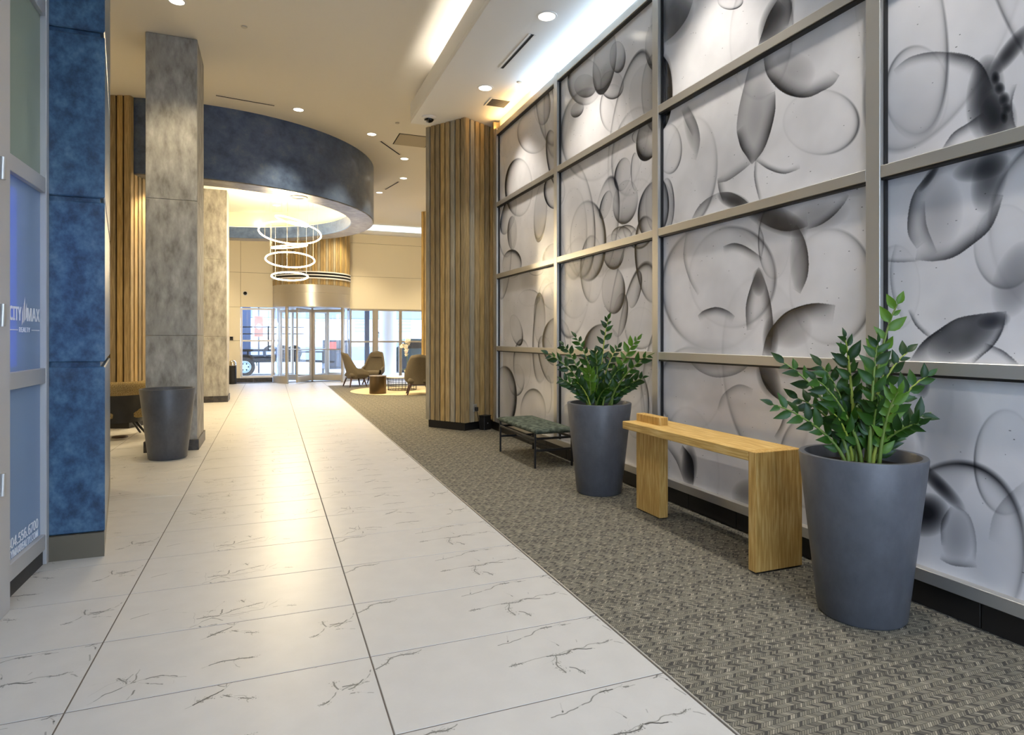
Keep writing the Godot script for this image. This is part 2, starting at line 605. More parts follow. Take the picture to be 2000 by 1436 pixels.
# ---------------------------------------------------------------- the art wall
# each row: distance down the hall, height, two radii, turn, rim, fill, where the rim is darkest, sharpness
const ART := [
	[7.69, 4.66, 0.227, 0.324, 2.4, 0.5, 0.35, -2.8, 4], [8.02, 4.39, 0.274, 0.589, -1.18, 0.3, 0.05, -0.35, 6], [7.3, 3.83, 0.188, 0.433, 2.71, 0.8, 0.2, 0.11, 4], [8.56, 3.74, 0.4, 0.568, -1.1, 0.8, 0.12, 0.29, 4], [7.74, 3.21, 0.213, 0.387, -2.98, 0.7, 0.28, -1.57, 4],
	[7.3, 3.41, 0.218, 0.33, -1.17, 0.9, 0.1, -0.14, 4], [8.97, 3.4, 0.24, 0.372, -2.01, 0.6, 0.4, 0.31, 3], [8.82, 2.63, 0.211, 0.397, -1.42, 0.85, 0.12, 2.03, 3], [8.8, 3.1, 0.192, 0.256, 2.93, 0.3, 0.4, 0.15, 3], [7.9, 2.44, 0.072, 0.254, -1.46, 0.35, 0.05, -1.57, 5],
	[7.41, 2.58, 0.146, 0.252, -1.71, 0.6, 0.3, 0.12, 3], [8.14, 2.07, 0.118, 0.381, -1.5, 0.45, 0, 2.6, 6], [7.27, 2.04, 0.18, 0.408, -1.49, 0.4, 0, 0.31, 6], [7.77, 1.77, 0.193, 0.34, 3.13, 0.8, 0.32, 1.57, 3], [8.63, 1.62, 0.181, 0.297, -0.93, 0.7, 0.1, -2.33, 4],
	[7.24, 1.45, 0.306, 0.42, -1.58, 0.75, 0.2, 0.07, 4], [9.16, 0.57, 0.466, 0.545, -1.92, 0.9, 0.35, 2.99, 4], [8.01, 0.46, 0.316, 0.449, -1.79, 0.4, 0.05, 1.57, 5], [7.52, 1.22, 0.218, 0.361, 2.41, 0.6, 0.1, -0.27, 4], [8.63, 0.87, 0.231, 0.317, -1.71, 0.35, 0.05, -2.03, 4],
	[7.5, 0.75, 0.132, 0.248, -3.11, 0.3, 0.03, 3.04, 6], [6, 4.54, 0.256, 0.33, -3.07, 0.6, 0.5, -1.57, 3], [5.72, 4.48, 0.131, 0.198, 2.51, 0.6, 0.4, -2.03, 3], [6.48, 4.51, 0.242, 0.458, -1.04, 0.6, 0.25, 0, 4], [6.45, 4.45, 0.123, 0.293, -1.12, 0.2, 0.42, -1.57, 2],
	[6.65, 4.24, 0.086, 0.171, -1.34, 0.3, 0.55, -1.57, 2], [5.84, 4.23, 0.137, 0.265, -1.06, 0.5, 0.28, -1.57, 4], [5.82, 3.97, 0.22, 0.315, 2.36, 0.3, 0.04, 0.32, 7], [6.38, 3.86, 0.486, 0.765, -1.04, 0.35, 0.03, 0.36, 8], [5.04, 4.29, 0.143, 0.236, 2.82, 0.4, 0.4, -1.57, 3],
	[5.15, 3.84, 0.277, 0.4, 2.4, 0.05, 0.2, -2.81, 1], [5.32, 3.51, 0.063, 0.12, -1.16, 0.35, 0, 0.31, 5], [5.13, 3.46, 0.213, 0.229, -2.32, 0.7, 0.48, -0.89, 3], [5.62, 3.21, 0.159, 0.167, -2.56, 0.6, 0.3, 0.31, 3], [5.38, 3.18, 0.076, 0.189, 3.09, 0.5, 0.1, 0.24, 4],
	[5.57, 2.91, 0.219, 0.239, -1.3, 0.5, 0.32, -1.57, 3], [5.97, 2.96, 0.11, 0.163, -2.41, 0.55, 0.3, 0.21, 3], [5.04, 2.72, 0.279, 0.284, -0.79, 0.55, 0.3, 0.2, 4], [5, 2.77, 0.184, 0.271, 2.96, 0.65, 0.3, -2.94, 4], [6.4, 2.63, 0.41, 0.479, 2.59, 0.9, 0.05, -3.01, 6],
	[6.29, 2.29, 0.269, 0.381, 3.04, 0.5, 0.1, 0.11, 5], [5.64, 2.56, 0.107, 0.209, -1.36, 0.5, 0.2, 1.57, 4], [5.53, 2.58, 0.084, 0.182, -1.37, 0.5, 0.25, 1.57, 3], [5.81, 2.43, 0.183, 0.223, -1.13, 0.55, 0.28, -1.57, 4], [5.14, 2.27, 0.223, 0.428, 2.91, 0.95, 0.1, 0.15, 5],
	[5.81, 2.01, 0.232, 0.25, 2.56, 0.65, 0.35, -2.39, 3], [5.38, 1.99, 0.102, 0.194, -2.69, 0.5, 0.4, -3.07, 3], [6.07, 1.36, 0.288, 0.418, -1.61, 0.6, 0.4, 0.33, 4], [5.67, 1.74, 0.142, 0.234, -2.78, 0.4, 0.38, -3.11, 3], [6.92, 0.47, 0.157, 0.208, -2.97, 0.3, 0.6, 3.02, 2],
	[5.36, 0.83, 0.227, 0.334, -3.06, 0.4, 0.05, 3.03, 5], [6.75, 2.12, 0.371, 0.421, -1.2, 0.25, 0.04, 0.23, 8], [5.29, 1.6, 0.206, 0.279, -1.54, 0.25, 0.06, -1.25, 6], [5.01, 3.84, 0.236, 0.392, 2.9, 0.9, 0.38, -2.8, 4], [3.71, 3.19, 0.189, 0.372, -3.08, 0, 0.3, -2.84, -1],
	[3.95, 2.59, 0.063, 0.208, -1.15, 0, 0.9, -2.91, -1], [3.52, 2.37, 0.095, 0.338, -1.13, 0, 0.9, -3.01, -1], [3.68, 1.92, 0.069, 0.109, 3.09, 0, 0.6, -3.08, -1], [3.56, 1.5, 0.081, 0.16, 0, 0, 0.5, 3.14, -1], [4.78, 4.46, 0.247, 0.365, -1.04, 0, 0.75, -2.7, -1],
	[4.87, 3.84, 0.129, 0.323, 3.07, 0, 0.6, -2.78, -1], [3.51, 3.81, 0.175, 0.199, -2.67, 0, 0.7, -2.7, -1], [3.37, 3.38, 0.131, 0.241, -1.01, 0, 0.28, -2.8, -1], [3.13, 2.32, 0.107, 0.246, -1.54, 0, 0.25, -2.99, -1], [3.3, 2.07, 0.082, 0.252, 3.13, 0, 0.4, -3.07, -1],
	[3.39, 1.57, 0.147, 0.212, -1.54, 0, 0.28, -3.07, -1], [3.58, 1.2, 0.109, 0.157, 2.54, 0, 0.6, 3.08, -1], [4.51, 0.38, 0.114, 0.193, -3.03, 0, 0.7, 2.95, -1], [3.79, 0.3, 0.115, 0.197, -1.93, 0, 0.4, 2.9, -1], [4.48, 3.33, 0.087, 0.26, 2.78, 0, 0.35, -2.83, -1],
	[4.25, 1.37, 0.13, 0.396, -1.6, 0, 0.12, 3.09, -1], [4.17, 0.78, 0.253, 0.518, -1.74, 0, 0.1, 3.04, -1], [2.09, 2.74, 0.096, 0.221, -3.13, 0, 0.8, -2.86, -1], [2.03, 2.61, 0.087, 0.141, 2.91, 0, 0.9, -2.86, -1], [1.97, 2.93, 0.053, 0.132, -2.38, 0, 0.85, -2.74, -1],
	[2.04, 2.82, 0.021, 0.038, 2.96, 0, 0.9, -2.74, -1], [2.02, 2.76, 0.024, 0.037, 2.77, 0, 0.95, -2.74, -1], [2, 2.7, 0.026, 0.039, 2.98, 0, 0.95, -2.74, -1], [1.99, 2.65, 0.021, 0.031, 2.71, 0, 0.9, -2.86, -1], [2, 2.61, 0.018, 0.037, 3.03, 0, 0.9, -2.86, -1],
	[2.38, 2.4, 0.029, 0.093, -2.44, 0, 0.8, -2.92, -1], [2.07, 2.32, 0.088, 0.176, -2.96, 0, 0.6, -2.86, -1], [2.11, 2.38, 0.066, 0.146, -1.55, 0, 0.6, -2.86, -1], [2.19, 1.5, 0.103, 0.217, -2.03, 0, 0.8, 3.14, -1], [2.05, 1.59, 0.047, 0.082, -1.74, 0, 0.7, 3.14, -1],
	[1.95, 1.79, 0.104, 0.197, -2.87, 0, 0.5, -3, -1], [2.4, 0.51, 0.114, 0.151, -2.31, 0, 1, 2.92, -1], [2.32, 0.69, 0.048, 0.168, -0.91, 0, 0.85, 2.92, -1], [2.23, 0.45, 0.089, 0.164, -3.01, 0, 0.3, 2.74, -1], [2.28, 0.97, 0.182, 0.339, -3.08, 0, 0.22, 3.02, -1],
	[2.55, 0.78, 0.125, 0.184, -2.97, 0, 0.16, 3.03, -1], [2.42, 1.23, 0.045, 0.07, -3.09, 0, 0.7, 3.14, -1], [2.34, 2.18, 0.146, 0.223, -3.09, 0, 0.25, -2.92, -1], [3.13, 2.95, 0.198, 0.33, -1.06, 0.35, 0, -2.61, 9], [4.01, 1.99, 0.394, 0.501, -1.32, 0.35, 0.02, 2.82, 9],
	[3.53, 2.21, 0.15, 0.274, 3.08, 0.35, 0.02, 0.13, 7], [4.25, 1.93, 0.516, 0.663, -1.37, 0.25, 0.02, 0.1, 9], [3.05, 1.84, 0.323, 0.378, 2.92, 0.3, 0.02, -3.06, 8], [4.81, 3.25, 0.179, 0.245, 2.72, 0.35, 0.02, -2.68, 6], [4.84, 2.74, 0.112, 0.241, 3.09, 0.5, 0.15, -2.94, 3],
	[2.46, 2.9, 0.173, 0.279, 2.87, 0.25, 0.02, 0.59, 8], [2, 1.96, 0.14, 0.209, 3.03, 0.25, 0.05, -1.17, 4], [2, 0.88, 0.14, 0.261, -3.07, 0.3, 0.03, -0.28, 7], [4.53, 1.05, 0.361, 0.44, -1.81, 0.3, 0.03, 0.15, 6], [2.58, 1.8, 0.145, 0.244, 3.1, 0.3, 0.02, 0, 8],
	[3.99, 4.2, 0.061, 0.165, -1.02, 0.6, 0.05, -1.57, 4], [3.21, 0.66, 0.254, 0.328, -2.82, 0.25, 0.03, 0, 7],
]

# ink strokes: points (distance down the hall, height), the side they fade to, how wide, how dark
const STROKES := [
	[[4.46, 4.44, 4.55, 4.33, 4.71, 4.27, 4.89, 4.26], -1, 0.308, 0.7], [[4.93, 4.17, 4.82, 4.03, 4.77, 3.87, 4.78, 3.71, 4.84, 3.61, 4.9, 3.52], -1, 0.138, 0.85],
	[[3.49, 3.95, 3.58, 3.88, 3.64, 3.78, 3.69, 3.69], 1, 0.203, 0.85], [[3.36, 3.88, 3.37, 3.8, 3.4, 3.72], -1, 0.075, 0.45],
	[[3.63, 3.62, 3.6, 3.47, 3.52, 3.35, 3.43, 3.26, 3.32, 3.19, 3.21, 3.15, 3.1, 3.15, 3.02, 3.16, 2.97, 3.2], 1, 0.105, 0.95], [[3.75, 3.65, 3.82, 3.48, 3.89, 3.29, 3.91, 3.12, 3.85, 2.97], 1, 0.127, 0.4],
	[[3.91, 3.13, 3.87, 3, 3.8, 2.9, 3.75, 2.83], 1, 0.105, 0.95], [[3.52, 3.3, 3.52, 3.16, 3.57, 3.01, 3.64, 2.9, 3.75, 2.83], -1, 0.123, 0.85],
	[[4.14, 2.78, 4.02, 2.77, 3.88, 2.8, 3.76, 2.84], 1, 0.087, 0.6], [[4.14, 2.81, 4.12, 2.71, 4.07, 2.61], 1, 0.079, 0.55],
	[[4.48, 2.53, 4.39, 2.62, 4.27, 2.67, 4.12, 2.69], -1, 0.109, 0.45], [[4.14, 2.69, 3.99, 2.66, 3.86, 2.59, 3.74, 2.49], -1, 0.068, 0.6],
	[[3.68, 2.39, 3.56, 2.32, 3.43, 2.27, 3.32, 2.26, 3.22, 2.27], 1, 0.11, 0.8], [[3.23, 2.25, 3.12, 2.26, 3.02, 2.3, 2.94, 2.36, 2.9, 2.41], 1, 0.058, 0.6],
	[[3.32, 2.29, 3.25, 2.17, 3.22, 2.04, 3.23, 1.92, 3.29, 1.81], -1, 0.102, 0.9], [[3.71, 2.86, 3.72, 2.71, 3.66, 2.51], 1, 0.037, 0.5],
	[[3.71, 2.85, 3.58, 2.75, 3.43, 2.68, 3.29, 2.68], 1, 0.041, 0.6], [[4.55, 2.43, 4.59, 2.23, 4.51, 2.02, 4.39, 1.87], 1, 0.053, 0.35],
	[[3.69, 2.37, 3.63, 2.23, 3.66, 2.08], -1, 0.032, 0.4], [[4.07, 2.24, 3.96, 2.25, 3.85, 2.22, 3.74, 2.16, 3.64, 2.09], -1, 0.072, 0.65],
	[[3.68, 2.03, 3.76, 1.89, 3.81, 1.74, 3.8, 1.56], 1, 0.095, 0.75], [[3.68, 2.03, 3.61, 1.9, 3.56, 1.74, 3.54, 1.57, 3.56, 1.41], -1, 0.097, 0.75],
	[[4.39, 1.69, 4.31, 1.73, 4.16, 1.75, 4.03, 1.72, 3.94, 1.67], -1, 0.073, 0.95], [[3.64, 1.37, 3.6, 1.5, 3.52, 1.6, 3.41, 1.68, 3.27, 1.72, 3.14, 1.73, 3, 1.71], -1, 0.151, 1],
	[[3.68, 1.31, 3.64, 1.19, 3.56, 1.1, 3.42, 1.03], 1, 0.122, 1], [[4.51, 1.3, 4.37, 1.22, 4.18, 1.18, 3.99, 1.2, 3.85, 1.25, 3.76, 1.32], 1, 0.055, 0.5],
	[[4.61, 0.54, 4.48, 0.45, 4.45, 0.34, 4.46, 0.22], -1, 0.104, 1], [[4.87, 0.51, 4.7, 0.39, 4.58, 0.22], 1, 0.086, 0.4],
	[[3.52, 0.78, 3.46, 0.87, 3.41, 1], -1, 0.051, 0.55], [[4.53, 3.54, 4.41, 3.35, 4.37, 3.19, 4.42, 3.04], -1, 0.079, 0.5],
	[[4.62, 3.54, 4.55, 3.4, 4.46, 3.26], 1, 0.059, 0.35], [[4.14, 0.91, 4.07, 1.04, 3.9, 1.13, 3.74, 1.11], -1, 0.069, 0.35],
	[[2.59, 3.08, 2.5, 3.11, 2.38, 3.09, 2.27, 3.04, 2.17, 2.97], -1, 0.057, 0.4], [[2.28, 3.05, 2.17, 2.98, 2.1, 2.89, 2.06, 2.77], -1, 0.072, 0.7],
	[[2.31, 2.53, 2.25, 2.6, 2.17, 2.63, 2.1, 2.66], -1, 0.058, 0.6], [[2.32, 2.46, 2.41, 2.39, 2.47, 2.32, 2.5, 2.21, 2.5, 2.1, 2.45, 2.01], 1, 0.084, 0.75],
	[[2.46, 1.95, 2.35, 1.93, 2.25, 1.94, 2.16, 1.99, 2.08, 2.05, 2.04, 2.12, 2.01, 2.22], 1, 0.089, 0.9], [[2.41, 2.27, 2.4, 2.13, 2.34, 1.97], -1, 0.057, 0.4],
	[[2.7, 1.98, 2.58, 1.95, 2.44, 1.94], 1, 0.027, 0.5], [[2.58, 2.05, 2.61, 1.93, 2.6, 1.77, 2.54, 1.61], 1, 0.028, 0.35],
	[[2.49, 1.37, 2.42, 1.47, 2.33, 1.54, 2.23, 1.6, 2.12, 1.62, 1.99, 1.63], -1, 0.118, 0.95], [[2, 1.62, 2.01, 1.55, 2.05, 1.47, 2.11, 1.41, 2.15, 1.37], -1, 0.027, 0.8],
	[[2.5, 1.66, 2.46, 1.58, 2.41, 1.53, 2.37, 1.5], 1, 0.027, 0.6], [[2.09, 1.47, 2.02, 1.44, 1.98, 1.41, 1.94, 1.37], -1, 0.034, 0.6],
	[[2.31, 0.37, 2.31, 0.49, 2.26, 0.59], -1, 0.028, 0.45], [[2.23, 0.6, 2.17, 0.56, 2.14, 0.46, 2.14, 0.34], -1, 0.024, 0.35],
	[[2.32, 0.29, 2.25, 0.28, 2.13, 0.31], 1, 0.044, 0.45], [[2.07, 0.47, 2.05, 0.59, 2, 0.69, 1.91, 0.8], -1, 0.073, 0.25],
	[[1.95, 2.75, 1.97, 2.67, 1.96, 2.56, 1.93, 2.5], -1, 0.029, 0.6],
]


func art_material(s0: float, s1: float, y0: float, y1: float, n: int, extra: int) -> StandardMaterial3D:
	var h := int(n * (y1 - y0) / (s1 - s0))
	var soft := FastNoiseLite.new()
	soft.seed = 200 + extra
	soft.frequency = 0.004
	soft.fractal_octaves = 4
	var grain := soft.get_image(n, h, false, false, false)
	grain.convert(Image.FORMAT_L8)
	var g := grain.get_data()
	var ink := PackedFloat32Array()
	ink.resize(n * h)
	ink.fill(1.0)
	var px := n / (s1 - s0)
	var list := ART.duplicate()
	var r := RandomNumberGenerator.new()
	r.seed = 300 + extra
	for i in 22:      # the pale films that fill the spaces between
		list.append([r.randf_range(s0, s1), r.randf_range(y0, y1), r.randf_range(0.2, 0.45), r.randf_range(0.35, 0.8), r.randf_range(-0.5, 0.5), r.randf_range(0.15, 0.5), r.randf_range(0.0, 0.04), r.randf_range(-PI, PI), r.randf_range(4, 12)])
	for e in list:
		var cx: float = (e[0] - s0) * px
		var cy: float = (y1 - e[1]) * px
		var reach: float = maxf(e[2], e[3]) * px * 1.06
		if cx + reach < 0 or cx - reach > n: continue
		var ca := cos(e[4])
		var sa := sin(e[4])
		var ra: float = e[2] * px
		var rb: float = e[3] * px
		var rim: float = e[5]
		var fill: float = e[6]
		var dx0 := cos(e[7])
		var dy0 := sin(e[7])
		var sharp: float = e[8] * 2.3
		var blob: bool = e[8] < 0
		for y in range(maxi(0, int(cy - reach)), mini(h, int(cy + reach) + 1)):
			var py := cy - y
			for x in range(maxi(0, int(cx - reach)), mini(n, int(cx + reach) + 1)):
				var qx := x - cx
				var a := (qx * ca + py * sa) / ra
				var b := (py * ca - qx * sa) / rb
				var q := a * a + b * b
				if q > 1.1: continue
				if blob:
					if q < 1.0: ink[y * n + x] *= 1.0 - minf(0.9, fill * pow(1.0 - q, 0.9) * (0.45 + 0.9 * g[y * n + x] / 255.0))
					continue
				var d := sqrt(q)
				var side := 0.5 + 0.5 * ((a * ca - b * sa) * dx0 + (a * sa + b * ca) * dy0) / maxf(d, 0.001)
				side = side * side * side * 1.1
				var i := y * n + x
				var dark := 0.0
				if d < 1.0:
					dark = rim * (1.3 * side * pow(d, sharp) + 0.13 * pow(q, 16.0)) + fill * (0.2 + 0.8 * side * d)
				else:
					dark = (rim * (1.3 * side + 0.13) + fill * (0.2 + 0.8 * side)) * (1.0 - (d - 1.0) / 0.049)
				if dark > 0.0:
					ink[i] *= 1.0 - minf(0.95, dark * (0.45 + 1.25 * g[i] / 255.0))
	var wet := PackedFloat32Array()
	wet.resize(n * h)
	for e in STROKES:
		var touched := PackedInt32Array()
		var pts := PackedVector2Array()
		for k in e[0].size() / 2: pts.append(Vector2((e[0][2 * k] - s0) * px, (y1 - e[0][2 * k + 1]) * px))
		if pts[0].x > n + 80: continue
		var curve := Curve2D.new()
		for k in pts.size():
			var t := (pts[mini(k + 1, pts.size() - 1)] - pts[maxi(k - 1, 0)]) / 6.0
			curve.add_point(pts[k], -t, t)
		var long := curve.get_baked_length()
		var wide: float = e[2] * px
		var steps := int(long / 0.6)
		for k in steps:
			var at := curve.sample_baked(long * k / steps)
			var dir := (curve.sample_baked(long * minf(1.0, (k + 1.0) / steps)) - at).normalized()
			var out := Vector2(-dir.y, dir.x) * float(e[1])
			var end := pow(sin(PI * clampf((k + 0.5) / steps, 0.02, 0.98)), 0.55)
			var v := -1.2
			while v < wide:
				var p := at + out * v
				v += 0.7
				var x := int(p.x)
				var y := int(p.y)
				if x < 0 or y < 0 or x >= n or y >= h: continue
				var i := y * n + x
				var dark: float = e[3] * end * (pow(1.0 - v / (wide + 0.7), 1.7) if v > 0.0 else 0.5)
				if wet[i] == 0.0: touched.append(i)
				if dark > wet[i]: wet[i] = dark
		for i in touched:
			ink[i] *= 1.0 - minf(0.95, wet[i] * (0.55 + 0.85 * g[i] / 255.0))
			wet[i] = 0.0
	var data := PackedByteArray()
	data.resize(n * h * 3)
	for i in n * h:
		var v := ink[i] * (0.88 + 0.22 * g[i] / 255.0)
		data[i * 3] = mini(255, int(15 + 203 * v))
		data[i * 3 + 1] = mini(255, int(16 + 200 * v))
		data[i * 3 + 2] = mini(255, int(20 + 196 * v))
	for i in 500:     # ink specks
		var x := r.randi_range(2, n - 3)
		var y := r.randi_range(2, h - 3)
		var c := r.randi_range(60, 120)
		for k in r.randi_range(1, 3):
			var j := (y * n + x + k) * 3
			data[j] = c; data[j + 1] = c; data[j + 2] = c
	var m := plain(Color.WHITE, 0.16, 0.0, 0.5)
	m.albedo_texture = ImageTexture.create_from_image(Image.create_from_data(n, h, false, Image.FORMAT_RGB8, data))
	m.texture_repeat = false
	return m


func build_art_wall() -> void:
	var w := thing("wall_right", "tall gridded wall of pale glass panels printed with smoky ink bubbles", "wall", Vector3.ZERO, 0.0, "", "structure")
	span(w, "backing", Vector3(3.47, 0, 4.0), Vector3(3.7, CEIL, -9.7), M.white, 0.0)
	var bays := [9.40, 7.145, 4.95, 2.685, 0.43, -1.83, -4.0]     # distances down the hall
	var rows := [0.18, 1.332, 2.487, 3.637, 4.79]
	var far := art_material(4.9, 9.45, 0.15, 4.8, 1100, 0)
	var near := art_material(0.4, 5.0, 0.15, 4.8, 1350, 1)
	for i in bays.size() - 1:
		var m: StandardMaterial3D = far if i < 2 else near
		var s0 := 4.9 if i < 2 else 0.4
		var s1 := 9.45 if i < 2 else 5.0
		var shift := 0.0 if i < 4 else (4.52 if i == 4 else 4.4)
		for j in rows.size() - 1:
			var st := start()
			st.set_smooth_group(-1)
			var c := []
			for k in [[0, 0], [0, 1], [1, 1], [1, 0]]:
				var s: float = bays[i + k[0]]
				var y: float = rows[j + k[1]]
				c.append([Vector3(0, y, -s), Vector2((s + shift - s0) / (s1 - s0), (4.8 - y) / 4.65)])
			for k in [0, 1, 2, 0, 2, 3]:
				st.set_uv(c[k][1]); st.add_vertex(c[k][0])
			for k in 4:      # the panel's own thickness
				var a: Vector3 = c[k][0]
				var b: Vector3 = c[(k + 1) % 4][0]
				st.set_uv(c[k][1])
				var mid: Vector3 = (c[0][0] + c[2][0]) / 2
				poly(st, [a, b, b + Vector3(0.02, 0, 0), a + Vector3(0.02, 0, 0)], (a + b) / 2 - mid)
			put(w, "glass_panel", done(st), m, Vector3(3.425, 0, 0))
			span(w, "gasket", Vector3(3.38, rows[j + 1] - 0.05, -bays[i] + 0.04), Vector3(3.43, rows[j + 1] - 0.036, -bays[i + 1] - 0.045), M.black, 0.0)
			span(w, "gasket", Vector3(3.40, rows[j] + 0.03, -bays[i] + 0.045), Vector3(3.43, rows[j + 1] - 0.03, -bays[i] + 0.056), M.black, 0.0)
	for i in bays.size():
		span(w, "mullion", Vector3(3.37, 0.145, -bays[i] - 0.05), Vector3(3.46, 4.86, -bays[i] + 0.045), M.steel, 0.003)
		if i < bays.size() - 1:
			for j in rows.size():
				span(w, "rail", Vector3(3.372, rows[j] - 0.036, -bays[i] + 0.045), Vector3(3.46, rows[j] + 0.036, -bays[i + 1] - 0.05), M.steel, 0.003)
	span(w, "light_ledge", Vector3(3.39, 4.826, 3.9), Vector3(3.47, 4.86, -9.45), M.steel, 0.002)
	span(w, "strip_light", Vector3(3.41, 4.862, 3.6), Vector3(3.44, 4.872, -8.1), M.strip_cool, 0.0)
	span(w, "strip_light", Vector3(3.41, 4.862, -8.15), Vector3(3.44, 4.872, -9.4), M.strip_warm, 0.0)
	span(w, "end_trim", Vector3(3.36, 0.145, -9.46), Vector3(3.47, 5.0, -9.52), M.slats[2], 0.004)
	var bb := thing("baseboard_right", "black tile plinth under the art wall", "baseboard", Vector3.ZERO, 0.0, "", "structure")
	for i in 23:
		var z := 3.9 - 0.6 * i
		span(bb, "tile", Vector3(3.405, 0, z - 0.002), Vector3(3.47, 0.143, z - 0.598), M.dark_base, 0.003)


# ---------------------------------------------------------------- the office front and the blue pier
func build_storefront() -> void:
	var o := thing("window_4", "frosted office shopfront in silver frames beside the blue pier", "shopfront", Vector3.ZERO, 0.0, "", "structure")
	var x := -1.42
	span(o, "base", Vector3(x - 0.05, 0, -5.0), Vector3(x + 0.015, 0.1, 4.0), M.backing, 0.0)
	span(o, "post", Vector3(x - 0.07, 0.0, -4.998), Vector3(x + 0.035, CEIL, -4.945), M.frame, 0.003)
	for z in [-3.25, -2.0, -0.7, 0.6, 1.9, 3.2]:
		span(o, "post", Vector3(x - 0.07, 0.1, z), Vector3(x + 0.035, CEIL, z + 0.05), M.frame, 0.003)
	var prev := -4.945
	for z in [-4.2, -2.0, -0.7, 0.6, 1.9, 3.2]:
		for y in [0.1, 1.2, 2.46, 3.63, 4.75]:
			span(o, "rail", Vector3(x - 0.06, y, prev), Vector3(x + 0.03, y + 0.1, z), M.frame, 0.003)
		var ys := [0.2, 1.2, 1.3, 2.46, 2.56, 3.63, 3.73, 4.75]
		for k in 4:
			span(o, "pane", Vector3(x - 0.006, ys[2 * k], prev), Vector3(x, ys[2 * k + 1], z), M.frost_blue if k < 2 else M.frost_green, 0.0)
		prev = z + 0.05
	# door frame standing proud of the panes, with its hinges
	var d := thing("door_2", "silver office door frame with three barrel hinges", "door", Vector3.ZERO, 0.0, "", "structure")
	span(d, "jamb", Vector3(-1.42, 0.0, -4.18), Vector3(-1.336, 3.7, -4.02), M.frame, 0.004)
	span(d, "jamb", Vector3(-1.42, 0.0, -3.0), Vector3(-1.336, 3.7, -3.1), M.frame, 0.004)
	span(d, "head", Vector3(-1.42, 2.46, -4.02), Vector3(-1.336, 2.56, -3.1), M.frame, 0.004)
	for y in [0.72, 1.62, 2.40]:
		put(d, "hinge", tube([Vector3(-1.325, y - 0.06, -4.045), Vector3(-1.325, y + 0.06, -4.045)], 0.014), M.steel)
	# the white lettering
	var r := Basis(Vector3(0, 0, -1), Vector3(0, 1, 0), Vector3(1, 0, 0))
	var sign_ := thing("window_lettering", "white logo and contact lettering on the frosted blue office glass", "lettering", Vector3(x + 0.002, 0, 0))
	# word, where it starts and ends down the hall, its foot and its height
	for t in [["CITY", -4.42, -4.605, 1.604, 0.085, true], ["MAX", -4.70, -4.925, 1.604, 0.085, true], ["REALTY", -4.57, -4.75, 1.535, 0.03, false], ["404.556.6700", -4.395, -4.895, 0.262, 0.062, false], ["CITYMAXREALTY.COM", -4.365, -4.893, 0.205, 0.045, false]]:
		word(sign_, t[0], t[4], Vector3(0, t[3], t[1]), t[1] - t[2], r, t[5])
	for z in [-4.41, -4.78]:
		span(sign_, "rule", Vector3(0, 1.545, z), Vector3(0.002, 1.551, z - 0.14), M.film, 0.0)
	for k in 3:       # the tower mark: three leaning blades
		var st := start()
		st.set_smooth_group(-1)
		var z0 := -4.612 - 0.03 * k
		var top := [1.70, 1.755, 1.72][k] as float
		poly(st, [Vector3(0.001, 1.575 + 0.015 * k, z0), Vector3(0.001, top - 0.045, z0 - 0.004), Vector3(0.001, top, z0 - 0.024), Vector3(0.001, 1.60 + 0.015 * k, z0 - 0.024)], Vector3(1, 0, 0))
		put(sign_, "tower_mark", done(st), M.film)
	# a lit blue sign board inside the office
	var s := thing("office_light_box", "glowing blue light box behind the frosted office glass", "light box", Vector3(-1.475, 1.3, -4.42))
	span(s, "case", Vector3(-0.04, 0, -0.275), Vector3(0, 1.14, 0.3), M.black)
	span(s, "screen", Vector3(0, 0.02, -0.265), Vector3(0.01, 1.12, 0.29), glow(Color(0.04, 0.2, 1.0), 3.5), 0.0)
	var l := AreaLight3D.new()
	l.name = "screen_light"
	l.area_size = Vector2(0.5, 1.05)
	l.light_color = Color(0.35, 0.55, 1.0)
	l.light_energy = 0.12
	l.shadow_enabled = true
	l.transform = Transform3D(Basis(Vector3(0, 0, 1), Vector3(0, 1, 0), Vector3(-1, 0, 0)), Vector3(0.02, 0.57, 0.01))
	s.add_child(l)
	var fl := span(self, "floor_office", Vector3(-6.0, -0.03, 4.0), Vector3(-1.99, -0.002, -7.0), plain(c8(120, 122, 126), 0.9), 0.0)
	tag(fl, "grey office floor behind the frosted shopfront", "floor", "", "structure")
	# the pier
	var p := thing("blue_pier", "tall pier of polished blue plaster blocks with shadow grooves", "pier")
	var plan := [Vector2(-1.066, -5.0), Vector2(-1.49, -7.2), Vector2(-3.6, -7.2), Vector2(-3.6, -5.0)]
	var inner := [Vector2(-1.10, -5.03), Vector2(-1.515, -7.17), Vector2(-3.57, -7.17), Vector2(-3.57, -5.03)]
	put(p, "core", prism(inner, 0.0, CEIL), M.blue)
	var cuts := [0.17, 1.302, 1.335, 2.43, 2.462, 3.57, 3.604, 4.705, 4.74, CEIL]
	for k in 5:
		put(p, "block", bevelled_prism(plan, cuts[2 * k], cuts[2 * k + 1], 0.008), M.blue)
	put(p, "plinth", prism([Vector2(-1.066, -4.985), Vector2(-1.49, -7.2), Vector2(-3.6, -7.2), Vector2(-3.6, -4.985)], 0.0, 0.165), plain(c8(104, 97, 82), 0.38, 0.3))


